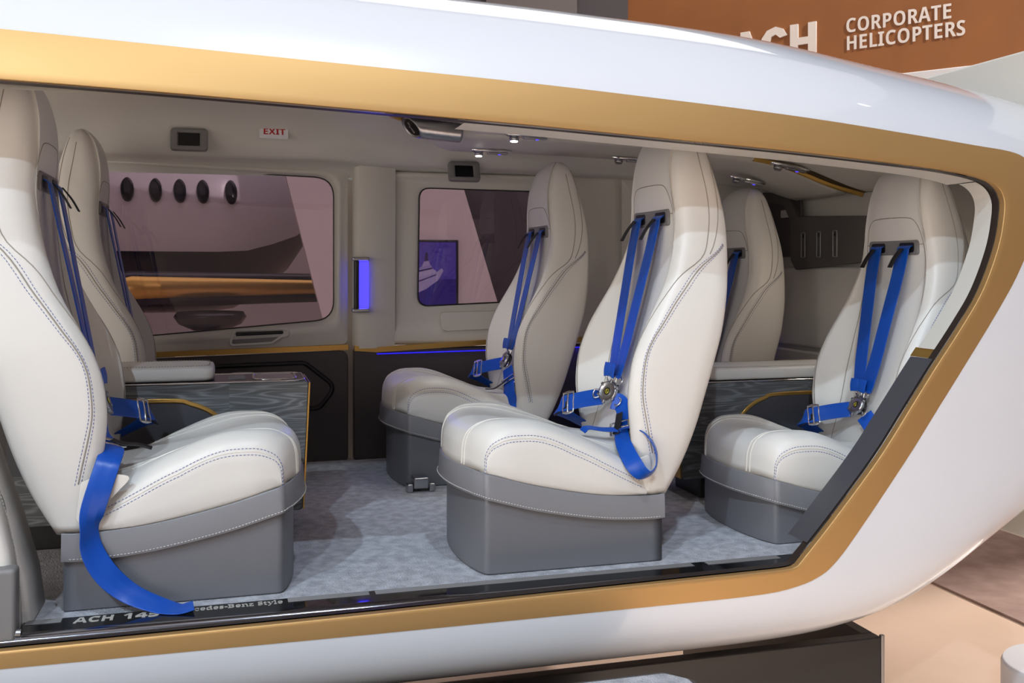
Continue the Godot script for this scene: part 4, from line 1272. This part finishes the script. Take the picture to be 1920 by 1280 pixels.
	obj("baffle_panel", slab(PackedVector2Array([Vector2(-2.0, -.6), Vector2(1.9, -.6), Vector2(1.1, 1.4), Vector2(-2.0, 1.4)]), -.1, 0, .01), mats.hall_dark, dk)
	obj("baffle_panel", slab(PackedVector2Array([Vector2(-.2, -.5), Vector2(.85, -.5), Vector2(.85, 1.4), Vector2(-.2, 1.4)]), .0, .06, .01), mats.hall_ceiling, dk)
	# jet outside the far door: white above, navy below, with oval windows
	var j := thing("business_jet", "white business jet with navy belly seen through the far door window", "aircraft", Vector3(-3.0, 1.60, -11.8), .16)
	for half in 2:
		var rows := []
		for i in 31:
			var x := lerpf(-7.0, 4.2, i / 30.0)
			var r := 1.32 * sqrt(clampf((4.25 - x) / 1.25, 0.0, 1.0)) if x > 3.0 else 1.32
			var row := PackedVector3Array()
			for k in 13:
				var a := lerpf(-.42, PI + .42, k / 12.0) if half == 0 else lerpf(PI + .42, TAU - .42, k / 12.0)
				row.append(Vector3(x, sin(a) * r * 1.05, cos(a) * r))
			rows.append(row)
		obj("jet_body", grid(rows, false, 0), mats.jet_white if half == 0 else mats.jet_navy, j)
	for x in [1.25, 1.60, 1.93, 2.22, 2.50, 2.85]:
		obj("jet_window", lathe([[.0, .03], [.07, .03], [.085, .0], [.0, -.05]], 16), mats.jet_glass, j, Vector3(x, .20, 1.305), Basis(Vector3.RIGHT, PI / 2 - .3) * Basis.from_scale(Vector3(.95, 1, 2.0)))
	var w := Node3D.new()
	w.name = "wing"
	j.add_child(w)
	w.position = Vector3(-.55, .58, -10.2) - j.position
	for q in [["wing_body", .19, 0.0, "gold_trim"], ["wing_stripe", .12, .10, "jet_navy"], ["wing_stripe", .13, -.12, "jet_navy"]]:
		var rows := []
		for i in 19:
			var x := lerpf(-1.15, 1.75, i / 18.0)
			var r: float = q[1] * sqrt(clampf((x + 1.15) / .3, .02, 1.0)) * lerpf(1.0, .55, i / 18.0)
			var row := PackedVector3Array()
			for k in 14: row.append(Vector3(x, q[2] + sin(TAU * k / 14.0) * r, cos(TAU * k / 14.0) * r * 1.15))
			rows.append(row)
		obj(q[0], capped(rows), mats[q[3]], w)
	obj("wheel_fairing", lathe([[.0, -.17], [.20, -.15], [.38, -.07], [.44, .02], [.40, .08], [.0, .10]], 28), mats.jet_navy, w, Vector3(.1, -.38, .0))
	obj("wheel_strut", rbox(Vector3(.10, 1.0, .10), .02), mats.jet_navy, w, Vector3(.1, -.9, .0))
	for q in [[-.95, .9], [1.35, .5]]:
		var tr := Node3D.new()
		tr.name = "wheel"
		j.add_child(tr, true)
		tr.position = Vector3(q[0], GROUND + .27, -10.6) - j.position
		obj("tyre", lathe([[.0, -.10], [.20, -.11], [.26, -.07], [.26, .07], [.20, .11], [.0, .10]], 24), mats.jet_glass, tr, Vector3.ZERO, Basis(Vector3.RIGHT, PI / 2))
		obj("wheel_hub", lathe([[.0, -.115], [.10, -.115], [.10, .115], [.0, .115]], 16), mats.steel, tr, Vector3.ZERO, Basis(Vector3.RIGHT, PI / 2))
	# white stand wall with the yacht screen, and a mauve slanted wall beside it
	var yw := thing("stand_wall", "white slanted stand wall behind the small cabin window", "wall", Vector3(0, 0, -8.6))
	obj("wall_board", slab(PackedVector2Array([Vector2(1.24, GROUND), Vector2(3.32, GROUND), Vector2(2.15, 3.0), Vector2(.28, 3.0)]), -.1, 0, .01), mats.hall_wall, yw)
	var mv := thing("stand_partition", "grey mauve partition leaning beside the white stand wall", "wall", Vector3(0, 0, -8.85))
	obj("wall_board", slab(PackedVector2Array([Vector2(1.6, GROUND), Vector2(7.5, GROUND), Vector2(7.5, 3.6), Vector2(1.6, 3.6)]), -.1, 0, .01), mats.hall_dark, mv)
	var ys := thing("yacht_screen", "framed display with a purple picture of a yacht at sea", "screen", Vector3(2.167, .750, -8.58))
	obj("screen_frame", frame(rrq(rect(-.30, -.385, .30, .385), .01, 2), rrq(rect(-.275, -.36, .275, .36), .005, 2), [[0, 0], [0, .04], [1, .04], [1, .02]]), mats.black_plastic, ys)
	var q2 := QuadMesh.new()
	q2.size = Vector2(.55, .72)
	var sm := glow("yacht_display", Color.WHITE, .55)
	sm.emission_texture = yacht_image()
	sm.emission = Color.WHITE
	sm.emission_operator = BaseMaterial3D.EMISSION_OP_MULTIPLY
	sm.albedo_color = Color.BLACK
	obj("screen_picture", q2, sm, ys, Vector3(0, 0, .03))

func yacht_image() -> ImageTexture:
	var im := Image.create(160, 210, false, Image.FORMAT_RGB8)
	var n := FastNoiseLite.new()
	n.seed = 4
	n.frequency = .06
	var polys := [[[[0, 150], [20, 120], [96, 96], [112, 84], [118, 92], [100, 124], [60, 152], [0, 178]], Color(.80, .74, .92)], [[[14, 122], [30, 98], [84, 86], [96, 96]], Color(.86, .80, .95)], [[[30, 98], [42, 80], [76, 74], [84, 86]], Color(.72, .66, .9)], [[[46, 80], [54, 62], [70, 60], [74, 74]], Color(.8, .74, .93)], [[[55, 62], [58, 34], [66, 34], [68, 60]], Color(.22, .16, .4)], [[[34, 92], [80, 82], [82, 86], [34, 97]], Color(.2, .15, .42)], [[[10, 134], [92, 104], [94, 107], [10, 139]], Color(.3, .22, .5)]]
	for y in 210:
		for x in 160:
			var v := n.get_noise_2d(x * .6, y * 1.6) * .12
			var c := Color(.40 + v, .32 + v, .78 + v) if y < 120 else Color(.24 + v, .16 + v, .62 + v)
			for p in polys:
				var pp := PackedVector2Array()
				for q in p[0]: pp.append(Vector2(q[0], q[1]))
				if Geometry2D.is_point_in_polygon(Vector2(x, y), pp): c = p[1]
			im.set_pixel(x, y, c)
	return ImageTexture.create_from_image(im)

# ------------------------------------------------------------------ scene
const FOC := 1867.0
const YAW := 0.2766
const CAM := Vector3(0, .8, 2.35)

func spot(at: Vector3, to: Vector3, e: float, angle: float, c: Color, size: float, label: String) -> void:
	var t := thing("hall_spotlight", label, "spotlight", at, 0.0, "hall ceiling spotlights")
	var d := (to - at).normalized()
	var x := d.cross(Vector3(0, 0, 1)).normalized()
	var b := Basis(x, -d, x.cross(-d).normalized())
	obj("lamp_can", lathe([[.0, .34], [size * .6, .34], [size * 1.25, .26], [size * 1.3, .0], [size * 1.05, -.0], [size * 1.0, .05], [.0, .05]], 24), mats.black_plastic, t, Vector3.ZERO, b)
	obj("lamp_face", lathe([[.0, .02], [size, .02], [size, .035], [.0, .035]], 24), mats.lamp_face, t, Vector3.ZERO, b)
	obj("hanger", tube(PackedVector3Array([Vector3(0, .2, 0), Vector3(0, 12.0 - at.y, 0)]), .015, 6), mats.black_plastic, t)
	var l := SpotLight3D.new()
	l.name = "lamp_beam"
	l.light_color = c
	l.light_energy = e
	l.light_size = size
	l.spot_angle = angle
	l.spot_angle_attenuation = .6
	l.spot_range = 30
	l.spot_attenuation = 2.0
	l.shadow_enabled = true
	t.add_child(l)
	l.look_at_from_position(at + d * .03, to, Vector3.UP)

func panel_light(at: Vector3, size: Vector2, e: float, c: Color, label: String) -> void:
	var t := thing("ceiling_light_panel", label, "light panel", at)
	obj("panel_frame", rbox(Vector3(size.x + .1, .1, size.y + .1), .01, 1), mats.white_plate, t, Vector3(0, .06, 0))
	obj("light_diffuser", rbox(Vector3(size.x, .02, size.y), .004, 1), mats.panel_face, t)
	var l := AreaLight3D.new()
	l.name = "panel_glow"
	l.area_size = size
	l.light_color = c
	l.light_energy = e
	l.area_range = 40
	l.shadow_enabled = true
	t.add_child(l)
	l.position = Vector3(0, -.02, 0)
	l.rotation.x = -PI / 2

func added_wall_light(at: Vector3, to: Vector3, size: Vector2, e: float, c: Color, label: String) -> void:  # luminous wall added out of view as fill light for the cabin
	var t := thing("added_light_wall", label, "light panel", at)
	obj("panel_frame", rbox(Vector3(size.x + .2, size.y + .2, .1), .01, 1), mats.white_plate, t, Vector3(0, 0, .06))
	obj("light_diffuser", rbox(Vector3(size.x, size.y, .02), .004, 1), mats.fill_wall_face, t)
	var l := AreaLight3D.new()
	l.name = "panel_glow"
	l.area_size = size
	l.light_color = c
	l.light_energy = e
	l.area_range = 40
	l.shadow_enabled = true
	t.add_child(l)
	l.position = Vector3(0, 0, -.02)
	t.look_at_from_position(at, Vector3(to.x, at.y, to.z))

func _ready() -> void:
	make_materials()
	var cam := Camera3D.new()
	cam.name = "camera"
	add_child(cam)
	cam.position = CAM
	cam.rotation.y = -YAW
	var near := .05
	cam.set_frustum(near * 1280.0 / FOC, Vector2(0, -near * (640.0 - 506.0) / FOC), near, 100.0)
	cam.current = true
	var we := WorldEnvironment.new()
	we.name = "world"
	var env := Environment.new()
	env.background_mode = Environment.BG_COLOR
	env.background_color = Color(.02, .02, .02)
	env.tonemap_mode = Environment.TONE_MAPPER_LINEAR
	env.tonemap_exposure = 1.06
	env.sdfgi_enabled = true
	env.ssao_enabled = true
	env.ssil_enabled = true
	we.environment = env
	add_child(we)
	panel_light(Vector3(1.5, 11.6, 1.5), Vector2(20, 14), 15.0, rgb(248, 251, 255), "big white light panel hanging over the helicopter door")
	panel_light(Vector3(1.5, 11.6, -11.0), Vector2(16, 9), 70.0, rgb(255, 250, 246), "big white light panel hanging over the jet")
	added_wall_light(Vector3(-8.0, 1.9, 6.5), Vector3(.8, .6, -.6), Vector2(11, 5), 50.0, rgb(255, 250, 242), "wide luminous wall added out of view to fill the cabin with light")
	spot(Vector3(1.0, 8.7, 4.2), Vector3(.8, .3, -.3), 21.0, 17, rgb(216, 236, 255), .07, "black can spotlight aimed steeply at the cabin door")
	spot(Vector3(-4.2, 7.6, 6.0), Vector3(.5, .4, -.4), 34.0, 14, rgb(216, 236, 255), .07, "black can spotlight aimed from the nose side")
	spot(Vector3(-2.6, 6.7, 8.4), Vector3(.6, .5, -.4), 28.0, 14, rgb(216, 236, 255), .07, "black can spotlight aimed from furthest back")
	spot(Vector3(11.0, 4.6, -2.6), Vector3(3.2, -.8, -.9), 125.0, 14, rgb(255, 248, 240), .10, "added black can spotlight brightening the floor under the tail")  # extra lamp added to lift the floor under the tail
	spot(Vector3(1.2, 10.0, 5.0), Vector3(1.0, -.8, 2.6), 340.0, 11, rgb(240, 247, 255), .10, "added black can spotlight on the floor before the step, bounced to the belly")  # extra lamp added so light bounced off the floor lifts the belly
	spot(Vector3(9.0, 9.0, 2.0), Vector3(5.6, 3.0, -4.6), 130.0, 22, rgb(255, 246, 238), .10, "black can spotlight aimed at the brown sign board")

	build_fuselage()
	build_cabin()
	build_overhead()
	build_hall()
	build_sill()
	make_seat("cream leather seat whose long blue strap trails down onto the sill", Vector3(-.118, 0, -.40), PI, 0.0, .065, "left")
	make_seat("cream leather seat in shade next to the big door window", Vector3(-.11, 0, -1.50), PI, 0.0, .065, "left_far")
	make_seat("cream leather seat with a slack blue strap loop on its flank", Vector3(X0, 0, -.40), 0.0, 0.0, 0.0, "mid")
	make_seat("cream leather seat in shade below the small yacht picture window", Vector3(X0 - .012, 0, -1.50), 0.0, 0.0, 0.0, "mid_far")
	make_seat("cream leather seat on a low base close to the slanting gold door edge", Vector3(X0 + .885, -.08, -.455), 0.0, .08, 0.0, "right")
	make_seat("cream leather seat on a low base in front of the slotted panel", Vector3(X0 + .885, -.08, -1.56), 0.0, .08, 0.0, "right_far")
	build_fittings()
